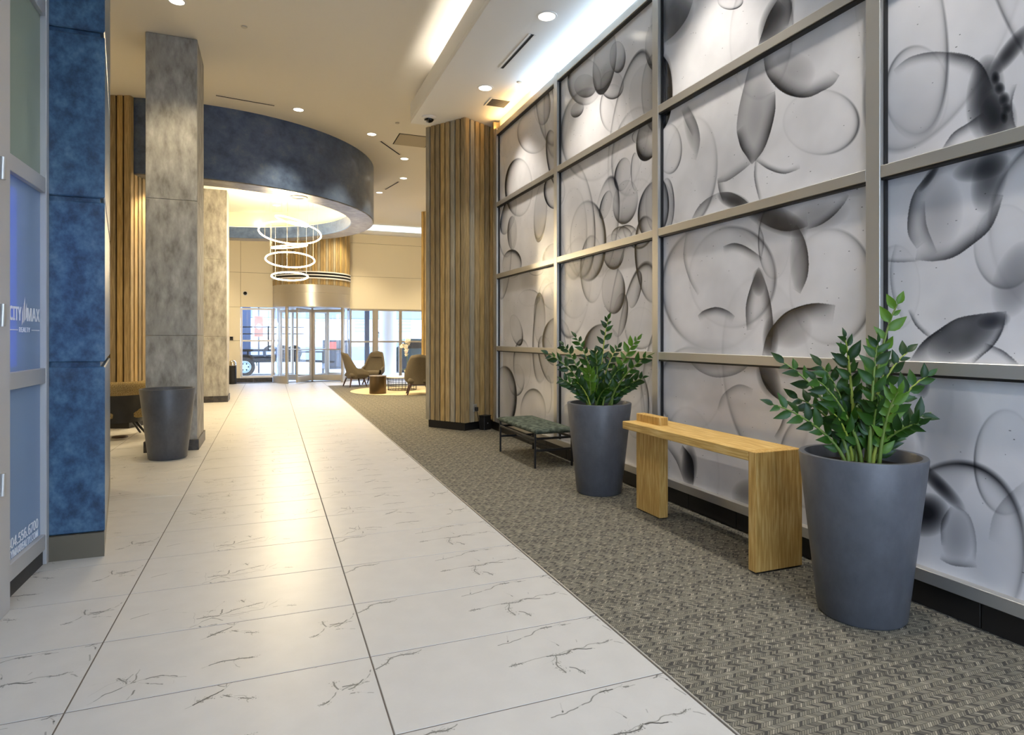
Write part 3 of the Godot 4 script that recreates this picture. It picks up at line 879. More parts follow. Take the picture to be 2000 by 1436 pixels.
func bevelled_prism(plan: Array, y0: float, y1: float, b: float) -> ArrayMesh:
	var st := start()
	st.set_smooth_group(-1)
	var mid := Vector2.ZERO
	for p in plan: mid += p / plan.size()
	var small := plan.map(func(p): return p + (mid - p).normalized() * b * 1.4)
	var levels := [[small, y0], [plan, y0 + b], [plan, y1 - b], [small, y1]]
	for k in 3:
		for i in plan.size():
			var n := (i + 1) % plan.size()
			var o: Vector2 = (plan[i] + plan[n]) / 2 - mid
			var q := []
			for c in [[k, i], [k, n], [k + 1, n], [k + 1, i]]:
				var v: Vector2 = levels[c[0]][0][c[1]]
				q.append(Vector3(v.x, levels[c[0]][1], v.y))
			poly(st, q, Vector3(o.x, 0, o.y))
	poly(st, small.map(func(p): return Vector3(p.x, y0, p.y)), Vector3.DOWN)
	poly(st, small.map(func(p): return Vector3(p.x, y1, p.y)), Vector3.UP)
	return done(st)


func word(parent: Node, text: String, tall: float, at: Vector3, wide: float, b: Basis, heavy: bool) -> void:
	var f := SystemFont.new()
	f.font_names = PackedStringArray(["Droid Sans"])
	f.font_weight = 800 if heavy else 400
	var t := TextMesh.new()
	t.text = text
	t.font = f
	t.font_size = 64
	t.pixel_size = 0.001
	t.depth = 0.002
	t.horizontal_alignment = HORIZONTAL_ALIGNMENT_LEFT
	var a := t.get_aabb()
	var k := Vector3(wide / a.size.x, tall / a.size.y, 1.0)
	put(parent, "lettering", t, M.film, at - b * (a.position * k), b * Basis.from_scale(k))


# ---------------------------------------------------------------- columns
func build_columns() -> void:
	for a in [[-1.525, -0.918, -9.27, -10.12, "bare concrete column with rain-like stains standing behind the empty planter"], [-1.515, -0.955, -15.92, -16.7, "bare concrete column standing inside the round ceiling hoop"]]:
		var c := thing("concrete_column", a[4], "column", Vector3.ZERO, 0.0, "", "structure")
		var ys := [0.0, 1.53, 3.33, CEIL]
		for k in 3:
			span(c, "lift", Vector3(a[0], ys[k], a[2]), Vector3(a[1], ys[k + 1] - 0.002, a[3]), M.concrete, 0.006)
		var half: float = (a[0] + a[1]) / 2
		for q in [[a[0] - 0.02, half - 0.002], [half + 0.002, a[1] + 0.02]]:
			span(c, "base_tile", Vector3(q[0], 0, a[2] + 0.02), Vector3(q[1], 0.145, a[2] - 0.01), M.dark_tile, 0.003)
		span(c, "base_tile", Vector3(a[1] - 0.01, 0, a[2] - 0.012), Vector3(a[1] + 0.02, 0.145, a[3] - 0.02), M.dark_tile, 0.003)
		span(c, "base_tile", Vector3(a[0] + 0.01, 0, a[2] - 0.012), Vector3(a[0] - 0.02, 0.145, a[3] - 0.02), M.dark_tile, 0.003)
	# square columns clad with upright boards, each turned on its corner: corner, first face, second face, tops
	slat_column("timber slat column at the end of the art wall", Vector2(2.90, -9.53), Vector2(-0.555, -0.832), 0.87, Vector2(0.882, -0.471), 0.70, SOFFIT)
	slat_column("timber slat column standing beside the blue pier", Vector2(-2.16, -11.80), Vector2(-0.94, -0.34), 0.8, Vector2(0.34, -0.94), 0.8, CEIL)
	slat_column("timber slat column behind the dark lounge chair", Vector2(4.95, -18.75), Vector2(-0.64, -0.77), 0.8, Vector2(0.77, -0.64), 0.8, CEIL)


func slat_column(label: String, corner: Vector2, fa: Vector2, la: float, fb: Vector2, lb: float, top: float) -> void:
	var c := thing("slat_column", label, "column", Vector3.ZERO, 0.0, "", "structure")
	fa = fa.normalized()
	fb = fb.normalized()
	var inset := 0.03
	var i0 := corner + (fa + fb).normalized() * inset * 1.4
	put(c, "core", prism([i0, i0 + fa * (la - inset), i0 + fa * (la - inset) + fb * (lb - inset), i0 + fb * (lb - inset)], 0.13, top), M.slat_back)
	var p0 := corner + (fa + fb).normalized() * 0.06
	put(c, "plinth", prism([p0, p0 + fa * (la - 0.08), p0 + fa * (la - 0.08) + fb * (lb - 0.08), p0 + fb * (lb - 0.08)], 0.0, 0.135), M.black)
	for s in [[corner, fa, la, fb], [corner, fb, lb, fa], [corner + fa * la, fb, lb, -fa], [corner + fb * lb, fa, la, -fb]]:
		var from: Vector2 = s[0]
		var dir: Vector2 = s[1]
		var inward: Vector2 = s[3]
		var n := int(round(s[2] / 0.109))
		var step: float = s[2] / n
		for k in n:
			var wide := step - 0.026
			var deep := 0.05
			var mid := from + dir * (step * (k + 0.5)) + inward * (deep / 2)
			var b := Basis(Vector3(dir.x, 0, dir.y), Vector3.UP, Vector3(dir.x, 0, dir.y).cross(Vector3.UP))
			put(c, "slat", box(wide, top - 0.13, deep, 0.004), M.slats[(k * 3 + n + int(from.x * 10)) % 5], Vector3(mid.x, 0.13 + (top - 0.13) / 2, mid.y), b)


# ---------------------------------------------------------------- far wall, its windows and the revolving door
func build_back_wall() -> void:
	var w := thing("wall_back", "cream panelled wall around the revolving door", "wall", Vector3.ZERO, 0.0, "", "structure")
	var z := BACK
	span(w, "backing", Vector3(-6.2, 2.53, z - 0.12), Vector3(0.2, CEIL, z - 0.02), M.joint, 0.0)
	span(w, "backing", Vector3(2.5, 2.53, z - 0.12), Vector3(8.2, CEIL, z - 0.02), M.joint, 0.0)
	span(w, "backing", Vector3(-6.2, 0, z - 0.12), Vector3(-0.96, 2.53, z - 0.02), M.joint, 0.0)
	span(w, "drum_backing", Vector3(0.1, 2.9, z - 0.12), Vector3(2.6, CEIL, z - 0.06), M.joint, 0.0)
	var ys := [2.53, 3.69, 4.88, CEIL]
	var cols := [[-6.0, -4.3], [-4.3, -2.62], [-2.62, -0.94], [-0.94, 0.14], [2.54, 5.4], [5.4, 8.0]]
	for c in cols:
		for k in 3:
			span(w, "panel", Vector3(c[0] + 0.005, ys[k] + 0.005, z - 0.02), Vector3(c[1] - 0.005, ys[k + 1] - 0.005, z), M.cream, 0.003)
		if c[1] < -0.9:
			span(w, "panel", Vector3(c[0] + 0.005, 1.41, z - 0.02), Vector3(c[1] - 0.005, 2.525, z), M.cream, 0.003)
			span(w, "panel", Vector3(c[0] + 0.005, 0.15, z - 0.02), Vector3(c[1] - 0.005, 1.40, z), M.cream, 0.003)
	var bb := thing("baseboard_back", "dark tile baseboard under the cream end wall", "baseboard", Vector3.ZERO, 0.0, "", "structure")
	for i in 10:
		span(bb, "tile", Vector3(-6.0 + 0.606 * i, 0, z - 0.1), Vector3(-5.397 + 0.606 * i, 0.145, z + 0.015), M.dark_tile, 0.003)
	glazing("window_1", "pale framed window left of the revolving door with a trailer outside", [[-0.94, 0.06]], 0.15, 2.5, 1.40, M.white_frame)
	glazing("window_2", "silver framed window right of the revolving door", [[2.62, 3.46]], 0.0, 2.53, 1.36, M.door_metal)
	glazing("window_3", "silver framed windows behind the lounge chairs", [[3.56, 4.42], [4.42, 5.3], [5.3, 6.6], [6.6, 8.0]], 0.0, 2.53, 1.36, M.door_metal)
	span(w, "pier_strip", Vector3(3.46, 0, z - 0.12), Vector3(3.56, 2.53, z + 0.02), M.door_metal, 0.004)


func glazing(called: String, label: String, bays: Array, y0: float, y1: float, mid: float, m: Material) -> void:
	var o := thing(called, label, "window", Vector3.ZERO, 0.0, "", "structure")
	var z := BACK - 0.05
	for b in bays:
		for y in [[y0, y0 + 0.07], [mid - 0.03, mid + 0.03], [y1 - 0.06, y1]]:
			span(o, "rail", Vector3(b[0], y[0], z - 0.04), Vector3(b[1], y[1], z + 0.045), m, 0.003)
		for x in [[b[0], b[0] + 0.055], [b[1] - 0.055, b[1]]]:
			span(o, "stile", Vector3(x[0], y0, z - 0.045), Vector3(x[1], y1, z + 0.05), m, 0.003)
		for y in [[y0 + 0.07, mid - 0.03], [mid + 0.03, y1 - 0.06]]:
			span(o, "pane", Vector3(b[0] + 0.05, y[0], z - 0.004), Vector3(b[1] - 0.05, y[1], z + 0.004), M.street_glass, 0.0)


func arc(r: float, a0: float, a1: float, y0: float, y1: float, thick: float, segs := 16) -> ArrayMesh:
	return lathe([Vector2(r - thick, y0), Vector2(r, y0), Vector2(r, y1), Vector2(r - thick, y1), Vector2(r - thick, y0)], segs, a0, a1)


func build_revolving_door() -> void:
	var at := Vector3(1.335, 0, -22.5)
	var d := thing("door_1", "glass revolving door in brushed metal under the slatted drum", "revolving door", at, 0.0, "", "structure")
	var R := 1.27
	put(d, "header_drum", lathe([Vector2(0.0, 2.515), Vector2(R - 0.01, 2.515), Vector2(R, 2.525), Vector2(R, 2.98), Vector2(R - 0.006, 2.985), Vector2(R, 2.99), Vector2(R, 3.25), Vector2(0, 3.25)], 64), M.door_metal)
	# angles: PI / 2 faces down the hall towards the photographer
	for a in [[2.32, PI + 0.12], [-0.12, 0.72], [PI + 0.5, PI + 1.05], [TAU - 1.05, TAU - 0.5]]:
		put(d, "base_band", arc(R, a[0], a[1], 0.0, 0.24, 0.06), M.door_metal)
		put(d, "curved_pane", arc(R - 0.025, a[0], a[1], 0.24, 2.515, 0.01), M.street_glass)
		for e in [a[0], a[1]]:
			put(d, "post", box(0.075, 2.515, 0.085, 0.005), M.door_metal, Vector3((R - 0.03) * cos(e), 1.2575, (R - 0.03) * sin(e)), Basis(Vector3.UP, -e))
	put(d, "centre_shaft", tube([Vector3(0, 0.0, 0), Vector3(0, 2.515, 0)], 0.035, -1, 12), M.door_metal)
	for k in 4:
		var turn := -deg_to_rad(28.0 + 90.0 * k)
		var leaf := put(d, "wing", box(1.13, 0.20, 0.05, 0.004), M.door_metal, Vector3(cos(-turn) * 0.6, 0.13, sin(-turn) * 0.6), Basis(Vector3.UP, turn))
		put(leaf, "top_rail", box(1.13, 0.10, 0.045, 0.004), M.door_metal, Vector3(0, 2.30, 0))
		for x in [-0.53, 0.53]:
			put(leaf, "stile", box(0.065, 2.2, 0.045, 0.004), M.door_metal, Vector3(x, 1.2, 0))
		put(leaf, "push_bar", box(1.0, 0.035, 0.07, 0.006), M.steel, Vector3(0, 0.97, 0))
		put(leaf, "pane", box(1.0, 2.17, 0.01, 0.0), M.street_glass, Vector3(0, 1.18, 0))
	# the timber drum over it
	var s := thing("slat_drum", "half-round drum of upright timber slats above the revolving door", "slat drum", at)
	put(s, "core", lathe([Vector2(0, 3.25), Vector2(R - 0.03, 3.25), Vector2(R - 0.03, CEIL), Vector2(0, CEIL)], 64), M.slat_back)
	var n := 46
	for k in n:
		var a := lerpf(-0.05, PI + 0.05, (k + 0.5) / n)
		put(s, "slat", box(0.03, CEIL - 3.25, 0.081, 0.003), M.slats[(k * 3 + k / 4) % 5], Vector3((R - 0.01) * cos(a), (CEIL + 3.25) / 2, (R - 0.01) * sin(a)), Basis(Vector3.UP, -a))
	for k in 3:
		put(s, "vent_blade", arc(R + 0.03, 0.06, PI - 0.06, [3.46, 3.56, 3.66][k] - 0.018, [3.46, 3.56, 3.66][k] + 0.022, 0.04, 40), M.white_frame)
	put(s, "vent_slot", arc(R + 0.012, 0.06, PI - 0.06, 3.46, 3.66, 0.01, 40), M.slot)


# ---------------------------------------------------------------- the street
func build_outside() -> void:
	var g := span(self, "street", Vector3(-40, -0.35, BACK - 0.2), Vector3(40, -0.06, -70), plain(c8(190, 192, 196), 0.9), 0.0)
	tag(g, "pale concrete forecourt and street outside the doors", "street", "", "structure")
	g = span(self, "street", Vector3(-40, -0.35, 4.2), Vector3(40, -0.06, 40), plain(c8(170, 172, 176), 0.9), 0.0)
	tag(g, "paved street outside the near glazed front", "street", "", "structure")
	var f := thing("facade", "white building with louvred openings across the street", "building", Vector3(0, 0, -44))
	span(f, "front", Vector3(-30, -0.06, -6), Vector3(34, 12, 0), plain(c8(238, 240, 244), 0.8), 0.0)
	span(f, "base_course", Vector3(-30, -0.06, 0), Vector3(34, 0.9, 0.15), plain(c8(150, 160, 176), 0.8))
	span(f, "band", Vector3(-30, 4.6, 0), Vector3(34, 5.4, 0.3), plain(c8(196, 204, 214), 0.8))
	for x in [-12.6, -6.6, -0.6, 2.6, 5.4, 8.4, 14.4]:
		for k in 9:
			span(f, "louvre", Vector3(x, 1.9 + 0.24 * k, 0), Vector3(x + 0.95, 2.03 + 0.24 * k, 0.08), plain(c8(150, 166, 190), 0.6))
	var p := thing("canopy_beam", "grey concrete canopy beam spanning over the street", "beam", Vector3(0, 0, -33))
	span(p, "beam", Vector3(-22, 2.48, -0.6), Vector3(26, 3.5, 0.6), plain(c8(150, 162, 176), 0.8), 0.02)
	for x in [-9.0, 13.0]:
		span(p, "support", Vector3(x - 0.25, -0.06, -0.25), Vector3(x + 0.25, 2.48, 0.25), plain(c8(150, 162, 176), 0.8), 0.02)
	var q := thing("steel_post", "dark blue steel post outside the window beside the trailer", "post", Vector3(-0.99, 0, -29.5))
	span(q, "shaft", Vector3(-0.17, -0.06, -0.17), Vector3(0.17, 4.2, 0.17), plain(c8(70, 84, 110), 0.5), 0.01)
	span(q, "foot", Vector3(-0.25, -0.06, -0.25), Vector3(0.25, 0.02, 0.25), plain(c8(70, 84, 110), 0.5), 0.01)
	q = thing("steel_post", "dark steel post outside the silver window right of the doors", "post", Vector3(3.55, 0, -25.0))
	span(q, "shaft", Vector3(-0.09, -0.06, -0.09), Vector3(0.09, 4.2, 0.09), plain(c8(52, 58, 72), 0.5), 0.01)
	span(q, "foot", Vector3(-0.16, -0.06, -0.16), Vector3(0.16, 0.02, 0.16), plain(c8(52, 58, 72), 0.5), 0.01)
	var rc := thing("round_column", "smooth white round column outside the lounge windows", "column", Vector3(4.22, -0.06, -24.1))
	put(rc, "shaft", lathe([Vector2(0, 0), Vector2(0.32, 0), Vector2(0.32, 5.0), Vector2(0, 5.0)], 40), plain(c8(240, 240, 240), 0.7))
	put(rc, "foot_ring", lathe([Vector2(0.30, 0), Vector2(0.36, 0), Vector2(0.36, 0.08), Vector2(0.3, 0.08)], 40), plain(c8(200, 200, 200), 0.7))
	var sg := thing("hanging_sign", "orange sign board with white figures on a street post", "sign", Vector3(-0.50, 0, -29.6))
	put(sg, "pole", tube([Vector3(0, -0.06, -0.05), Vector3(0, 2.9, -0.05)], 0.035), M.grille)
	span(sg, "board", Vector3(-0.18, 1.55, -0.02), Vector3(0.18, 2.45, 0.0), plain(c8(232, 92, 60), 0.6))
	put(sg, "mark", box(0.2, 0.2, 0.004, 0.0), M.film, Vector3(0, 2.0, 0.002), Basis(Vector3(0, 0, 1), PI / 4))
	build_trailer()
	# low barrier of black tube
	var b := thing("guard_rail", "black tubular guard rail in front of the revolving door outside", "guard rail", Vector3(1.42, 0, -25.45))
	for x in [-0.5, 0.5]:
		put(b, "post", tube([Vector3(x, -0.06, 0), Vector3(x, 0.98, 0)], 0.045), M.black)
	put(b, "top_bar", tube([Vector3(-0.5, 0.95, 0), Vector3(0.5, 0.95, 0)], 0.03), M.black)
	var c := thing("utility_cabinet", "grey utility cabinet with an orange warning plate outside the doors", "cabinet", Vector3(3.0, -0.06, -32.5))
	span(c, "body", Vector3(-0.55, 0.1, -0.4), Vector3(0.75, 1.45, 0.4), plain(c8(52, 58, 66), 0.6), 0.02)
	span(c, "plinth", Vector3(-0.5, 0, -0.35), Vector3(0.7, 0.1, 0.35), M.grille)
	span(c, "warning_plate", Vector3(-0.45, 0.95, 0.4), Vector3(0.05, 1.35, 0.41), plain(c8(206, 92, 76), 0.6))
	build_car()


func build_trailer() -> void:
	var t := thing("trailer", "black utility trailer with a spoked wheel parked outside", "trailer", Vector3(0, -0.06, -27.2))
	span(t, "deck", Vector3(-4.2, 0.55, -1.9), Vector3(1.15, 0.66, -0.15), M.iron, 0.01)
	span(t, "side_rail", Vector3(-4.2, 1.0, -0.2), Vector3(1.15, 1.07, -0.13), M.iron, 0.01)
	span(t, "side_rail", Vector3(-4.2, 1.0, -1.9), Vector3(1.15, 1.07, -1.83), M.iron, 0.01)
	for k in 9:
		span(t, "upright", Vector3(-4.2 + 0.66 * k, 0.62, -0.2), Vector3(-4.14 + 0.66 * k, 1.04, -0.13), M.iron, 0.01)
	span(t, "tool_chest", Vector3(0.25, 0.67, -1.3), Vector3(1.1, 1.16, -0.3), M.iron, 0.02)
	span(t, "side_panel", Vector3(-4.2, 0.6, -0.24), Vector3(1.15, 0.86, -0.21), M.iron, 0.01)
	for x in [-0.1, -2.2]:
		put(t, "rack_post", tube([Vector3(x, 1.0, -0.16), Vector3(x, 2.05, -0.16)], 0.03), M.iron)
	for y in [1.72, 2.0]:
		put(t, "rack_bar", tube([Vector3(-3.8, y, -0.16), Vector3(1.3, y, -0.16)], 0.022), M.iron)
	put(t, "fender", lathe([Vector2(0.44, -0.14), Vector2(0.47, -0.14), Vector2(0.47, 0.14), Vector2(0.44, 0.14), Vector2(0.44, -0.14)], 24, PI, TAU), M.iron, Vector3(-0.98, 0.42, 0.0), Basis(Vector3.RIGHT, PI / 2))
	var w := put(t, "tyre", lathe([Vector2(0.2, -0.1), Vector2(0.36, -0.11), Vector2(0.39, -0.08), Vector2(0.39, 0.08), Vector2(0.36, 0.11), Vector2(0.2, 0.1)], 32), plain(c8(24, 24, 26), 0.8), Vector3(-0.98, 0.39, 0.02), Basis(Vector3.RIGHT, PI / 2))
	put(w, "rim", lathe([Vector2(0, 0.03), Vector2(0.1, 0.05), Vector2(0.24, 0.05), Vector2(0.25, 0.1), Vector2(0.22, 0.11), Vector2(0.2, 0.07), Vector2(0, 0.06)], 32), plain(c8(190, 214, 236), 0.4))
	for k in 6:
		put(w, "rim_hole", lathe([Vector2(0, 0.0), Vector2(0.03, 0.0), Vector2(0.03, 0.012), Vector2(0, 0.012)], 12), M.iron, Vector3(0.14 * cos(TAU * k / 6), 0.062, 0.14 * sin(TAU * k / 6)))
	put(t, "tow_bar", tube([Vector3(1.15, 0.58, -1.0), Vector3(2.6, 0.5, -1.0)], 0.05), M.iron)
	for k in 3:
		var c := put(t, "coiled_hose", torus(0.26, 0.05, 24, 8), M.iron, Vector3(0.0 + 0.45 * k, 0.95, -0.08), Basis(Vector3.RIGHT, PI / 2 + 0.1))
		c.set_meta("label", "dark hose coil hung on the side rail")


func build_car() -> void:
	var c := thing("parked_car", "dark green car parked outside the lounge windows", "car", Vector3(6.9, -0.06, -28.6))
	var side := [Vector2(-2.3, 0.35), Vector2(2.3, 0.35), Vector2(2.3, 0.8), Vector2(2.1, 0.95), Vector2(1.2, 1.05), Vector2(0.5, 1.5), Vector2(-1.0, 1.52), Vector2(-1.7, 1.1), Vector2(-2.3, 0.95)]
	var st := start()
	st.set_smooth_group(-1)
	for k in side.size():
		var a: Vector2 = side[k]
		var b: Vector2 = side[(k + 1) % side.size()]
		var o := (a + b) / 2 - Vector2(0, 0.8)
		poly(st, [Vector3(a.x, a.y, -0.85), Vector3(b.x, b.y, -0.85), Vector3(b.x, b.y, 0.85), Vector3(a.x, a.y, 0.85)], Vector3(o.x, o.y, 0))
	for s in [-0.85, 0.85]:
		for tri in Geometry2D.triangulate_polygon(PackedVector2Array(side)).size() / 3:
			var idx := Geometry2D.triangulate_polygon(PackedVector2Array(side))
			var q := []
			for e in 3: q.append(Vector3(side[idx[tri * 3 + e]].x, side[idx[tri * 3 + e]].y, s))
			poly(st, q, Vector3(0, 0, s))
	put(c, "body", done(st), plain(c8(40, 52, 50), 0.25))
	for s in [-0.86, 0.86]:
		span(c, "side_window", Vector3(-1.15, 1.08, s - 0.01), Vector3(0.55, 1.42, s + 0.01), M.black_gloss, 0.005)
		for x in [-1.4, 1.4]:
			put(c, "wheel", lathe([Vector2(0, -0.1), Vector2(0.33, -0.1), Vector2(0.33, 0.1), Vector2(0, 0.1)], 24), M.black, Vector3(x, 0.33, s), Basis(Vector3.RIGHT, PI / 2))
	# the bonnet stands open
	put(c, "bonnet", box(1.3, 0.05, 1.5, 0.02), plain(c8(46, 60, 58), 0.25), Vector3(-2.05, 1.45, 0), Basis(Vector3(0, 0, 1), -0.75))


# ---------------------------------------------------------------- planters, plants, console, bench
func build_furniture() -> void:
	var body := [Vector2(0.0, 0.0), Vector2(0.205, 0.0), Vector2(0.217, 0.012), Vector2(0.312, 0.862), Vector2(0.309, 0.87), Vector2(0.281, 0.87), Vector2(0.277, 0.86), Vector2(0.262, 0.72)]
	var shape := lathe(body, 64)
	for a in [[Vector3(3.0, 0, -2.46), "big smooth charcoal planter holding the bushiest glossy plant beside the timber console"], [Vector3(2.985, 0, -5.33), "charcoal tapered planter with a spreading plant beside the green bench"], [Vector3(-1.2, 0, -8.78), "empty grey tapered planter in front of the concrete column"]]:
		var p := thing("planter", a[1], "planter", a[0])
		put(p, "pot", shape, M.pot)
		if a[0].x > 0:
			put(p, "soil", lathe([Vector2(0.266, 0.75), Vector2(0.262, 0.80), Vector2(0.14, 0.825), Vector2(0.0, 0.83)], 40), M.soil)
		else:
			put(p, "liner", lathe([Vector2(0.0, 0.62), Vector2(0.262, 0.72)].map(func(v): return v), 40), M.black)
	# stem tips: to the right of the pot, towards the photographer, height
	zz_plant("dense glossy green plant with tall upright stems in the big planter", Vector3(3.0, 0.82, -2.46), 0.371, [[-0.50, 0.05, 1.14], [-0.40, -0.05, 1.36], [-0.30, 0.1, 1.28], [-0.10, 0.02, 1.50], [-0.16, -0.12, 1.34], [0.16, 0.06, 1.68], [0.03, 0.1, 1.47], [-0.04, -0.1, 1.40], [0.25, 0.0, 1.42], [0.33, -0.08, 1.22], [0.34, 0.06, 1.10], [0.10, 0.16, 1.22], [0.22, -0.12, 1.34], [-0.22, 0.14, 1.10], [-0.02, 0.18, 1.16], [0.18, 0.2, 1.06], [-0.30, -0.1, 1.16], [0.0, -0.16, 1.2], [0.28, 0.12, 1.3]], 0.112, 3)
	zz_plant("arching glossy green plant spreading wide over the planter beside the bench", Vector3(2.985, 0.82, -5.33), 0.371, [[-0.50, 0.05, 1.34], [-0.37, 0.1, 1.10], [-0.22, -0.05, 1.50], [0.09, 0.0, 1.68], [0.46, 0.34, 1.36], [0.34, 0.16, 1.48], [0.38, 0.22, 1.12], [-0.04, 0.05, 1.36], [0.20, -0.1, 1.40], [-0.34, -0.1, 1.42], [0.18, 0.12, 1.20], [-0.12, 0.14, 1.20], [0.04, 0.18, 1.02], [-0.24, 0.16, 1.08], [0.30, 0.16, 1.05], [0.0, -0.15, 1.3]], 0.108, 4)
	# console: one waterfall leg, one leg that runs through the top
	var c := thing("console_table", "limed oak console with a waterfall end and a leg through its top", "console table", Vector3(3.05, 0, -3.9))
	span(c, "top", Vector3(-0.187, 0.708, -0.80), Vector3(0.20, 0.773, 0.7295), M.oak_long, 0.004)
	span(c, "end_leg", Vector3(-0.187, 0.008, 0.731), Vector3(0.20, 0.773, 0.80), M.oak_up, 0.004)
	span(c, "through_leg", Vector3(-0.062, 0.008, -0.775), Vector3(0.022, 0.84, -0.425), M.oak_up, 0.004)
	span(c, "foot_pad", Vector3(-0.17, 0.0, 0.745), Vector3(0.18, 0.008, 0.79), M.black, 0.0)
	span(c, "foot_pad", Vector3(-0.05, 0.0, -0.765), Vector3(0.012, 0.008, -0.435), M.black, 0.0)
	# tufted bench on thin black legs
	var b := thing("bench", "dark green tufted bench on thin black legs against the art wall", "bench", Vector3(3.06, 0, -7.11))
	put(b, "cushion", cushion(0.52, 0.075, 1.28, 3, 4), M.green_cloth, Vector3(0, 0.385, 0))
	for x in [-0.235, 0.235]:
		for z in [-0.575, 0.575]:
			span(b, "leg", Vector3(x - 0.011, 0, z - 0.011), Vector3(x + 0.011, 0.40, z + 0.011), M.black, 0.002)
		span(b, "seat_rail", Vector3(x - 0.009, 0.325, -0.575), Vector3(x + 0.009, 0.35, 0.575), M.black, 0.002)
	for z in [-0.575, 0.575]:
		span(b, "cross_bar", Vector3(-0.235, 0.19, z - 0.01), Vector3(0.235, 0.215, z + 0.01), M.black, 0.002)
		span(b, "cross_bar", Vector3(-0.235, 0.325, z - 0.009), Vector3(0.235, 0.35, z + 0.009), M.black, 0.002)
	span(b, "stretcher", Vector3(-0.012, 0.19, -0.575), Vector3(0.012, 0.215, 0.575), M.black, 0.002)


# a soft pad with dimples, standing on y = 0 of its own axes
func cushion(sx: float, sy: float, sz: float, nx: int, nz: int) -> ArrayMesh:
	var st := start()
	st.set_smooth_group(0)
	var gx := 20
	var gz := 40
	var top := []
	var low := []
	for i in gx + 1:
		var rt := []
		var rl := []
		for j in gz + 1:
			var u := float(i) / gx
			var v := float(j) / gz
			var ex := pow(absf(2 * u - 1), 6)
			var ez := pow(absf(2 * v - 1), 14)
			var edge := clampf(1.0 - maxf(ex, ez), 0.0, 1.0)
			var h := sy * (0.5 + 0.5 * sqrt(edge))
			var du := absf(u * nx - roundf(u * nx)) 
			var dv := absf(v * nz - roundf(v * nz))
			if i > 2 and i < gx - 2 and j > 2 and j < gz - 2:
				h -= 0.012 * exp(-(du * du + dv * dv) * 22.0)
			var p := Vector3((u - 0.5) * sx, h, (v - 0.5) * sz)
			rt.append(p)
			rl.append(Vector3(p.x, sy * 0.5 * (1.0 - sqrt(edge)), p.z))
		top.append(rt)
		low.append(rl)
	for i in gx:
		for j in gz:
			poly(st, [top[i][j], top[i + 1][j], top[i + 1][j + 1], top[i][j + 1]], Vector3.UP)
			poly(st, [low[i][j], low[i + 1][j], low[i + 1][j + 1], low[i][j + 1]], Vector3.DOWN)
	return done(st)


func leaf_mesh(length: float, wide: float, cup: float) -> ArrayMesh:
	var st := start()
	st.set_smooth_group(0)
	var rows := []
	for i in 6:
		var t := i / 5.0
		var w := wide * sin(PI * pow(t, 0.8)) * (1.0 - 0.25 * t) if i > 0 and i < 5 else (0.0015 if i == 0 else 0.0004)
		var y := length * t
		var bend := -0.22 * length * t * t
		rows.append([Vector3(-w, y, bend + cup * w), Vector3(0, y, bend), Vector3(w, y, bend + cup * w)])
	for i in 5:
		for j in 2:
			poly(st, [rows[i][j], rows[i + 1][j], rows[i + 1][j + 1]], Vector3(0, 0, 1))
			poly(st, [rows[i][j], rows[i + 1][j + 1], rows[i][j + 1]], Vector3(0, 0, 1))
	return done(st)


func zz_plant(label: String, at: Vector3, yaw: float, tips: Array, leaf: float, seed_: int) -> void:
	var p := thing("potted_plant", label, "plant", at)
	var r := RandomNumberGenerator.new()
	r.seed = seed_
	var leaves := [leaf_mesh(leaf, leaf * 0.25, 0.35), leaf_mesh(leaf * 0.92, leaf * 0.26, 0.5), leaf_mesh(leaf * 0.8, leaf * 0.2, 0.3)]
	var right := Vector3(cos(yaw), 0, sin(yaw))
	var near := Vector3(-sin(yaw), 0, cos(yaw))
	var count := 0
	for k in tips.size():
		var tip: Vector3 = right * tips[k][0] + near * tips[k][1] + Vector3.UP * (tips[k][2] - at.y)
		var flat := Vector3(tip.x, 0, tip.z)
		var foot := flat * 0.22 + Vector3(r.randf_range(-0.05, 0.05), -0.03, r.randf_range(-0.05, 0.05))
		if foot.length() > 0.16: foot = foot.normalized() * 0.16
		foot.y = -0.015
		var pts := []
		for i in 11:
			var t := i / 10.0
			# rises first, leans out later
			var lean := pow(t, 1.55)
			pts.append(Vector3(lerpf(foot.x, tip.x, lean), lerpf(foot.y, tip.y, 1.0 - pow(1.0 - t, 1.25)), lerpf(foot.z, tip.z, lean)))
		var stem := put(p, "stem", tube(pts, 0.012 if leaf > 0.09 else 0.01, 0.0035, 6), M.stalk if k % 5 == 3 else M.stem)
		var n := 15 if tips.size() > 17 else 17
		for i in n:
			if count >= 298: break
			var t := pow(lerpf(0.13, 1.0, float(i) / (n - 1)), 0.92)
			var f := t * 10.0
			var a := mini(int(f), 9)
			var here: Vector3 = (pts[a] as Vector3).lerp(pts[a + 1], f - a)
			if at.x + here.x > 3.27: continue
			var dir: Vector3 = ((pts[a + 1] as Vector3) - (pts[a] as Vector3)).normalized()
			var side := dir.cross(near.lerp(Vector3.UP, 0.15 + 0.2 * r.randf()).rotated(dir, r.randf_range(-0.5, 0.5))).normalized()
			if i % 2 == 1: side = -side
			var grow := (dir * r.randf_range(0.6, 0.95) + side * (0.85 if i < n - 1 else 0.05) + Vector3.UP * 0.12).normalized()
			var up := dir.cross(side).normalized()
			up = (up - grow * up.dot(grow)).normalized()
			if up.dot(near + Vector3.UP) < 0: up = -up
			var s := r.randf_range(0.82, 1.15) * (1.0 if t < 0.85 else 0.75)
			var young := 2 if (k % 6 == 5) else (1 if r.randf() < 0.42 else 0)
			put(stem, "leaf", leaves[(i + k) % 3], M.leaf[young], here, Basis(grow.cross(up) * s, grow * s, up * s))
			count += 1


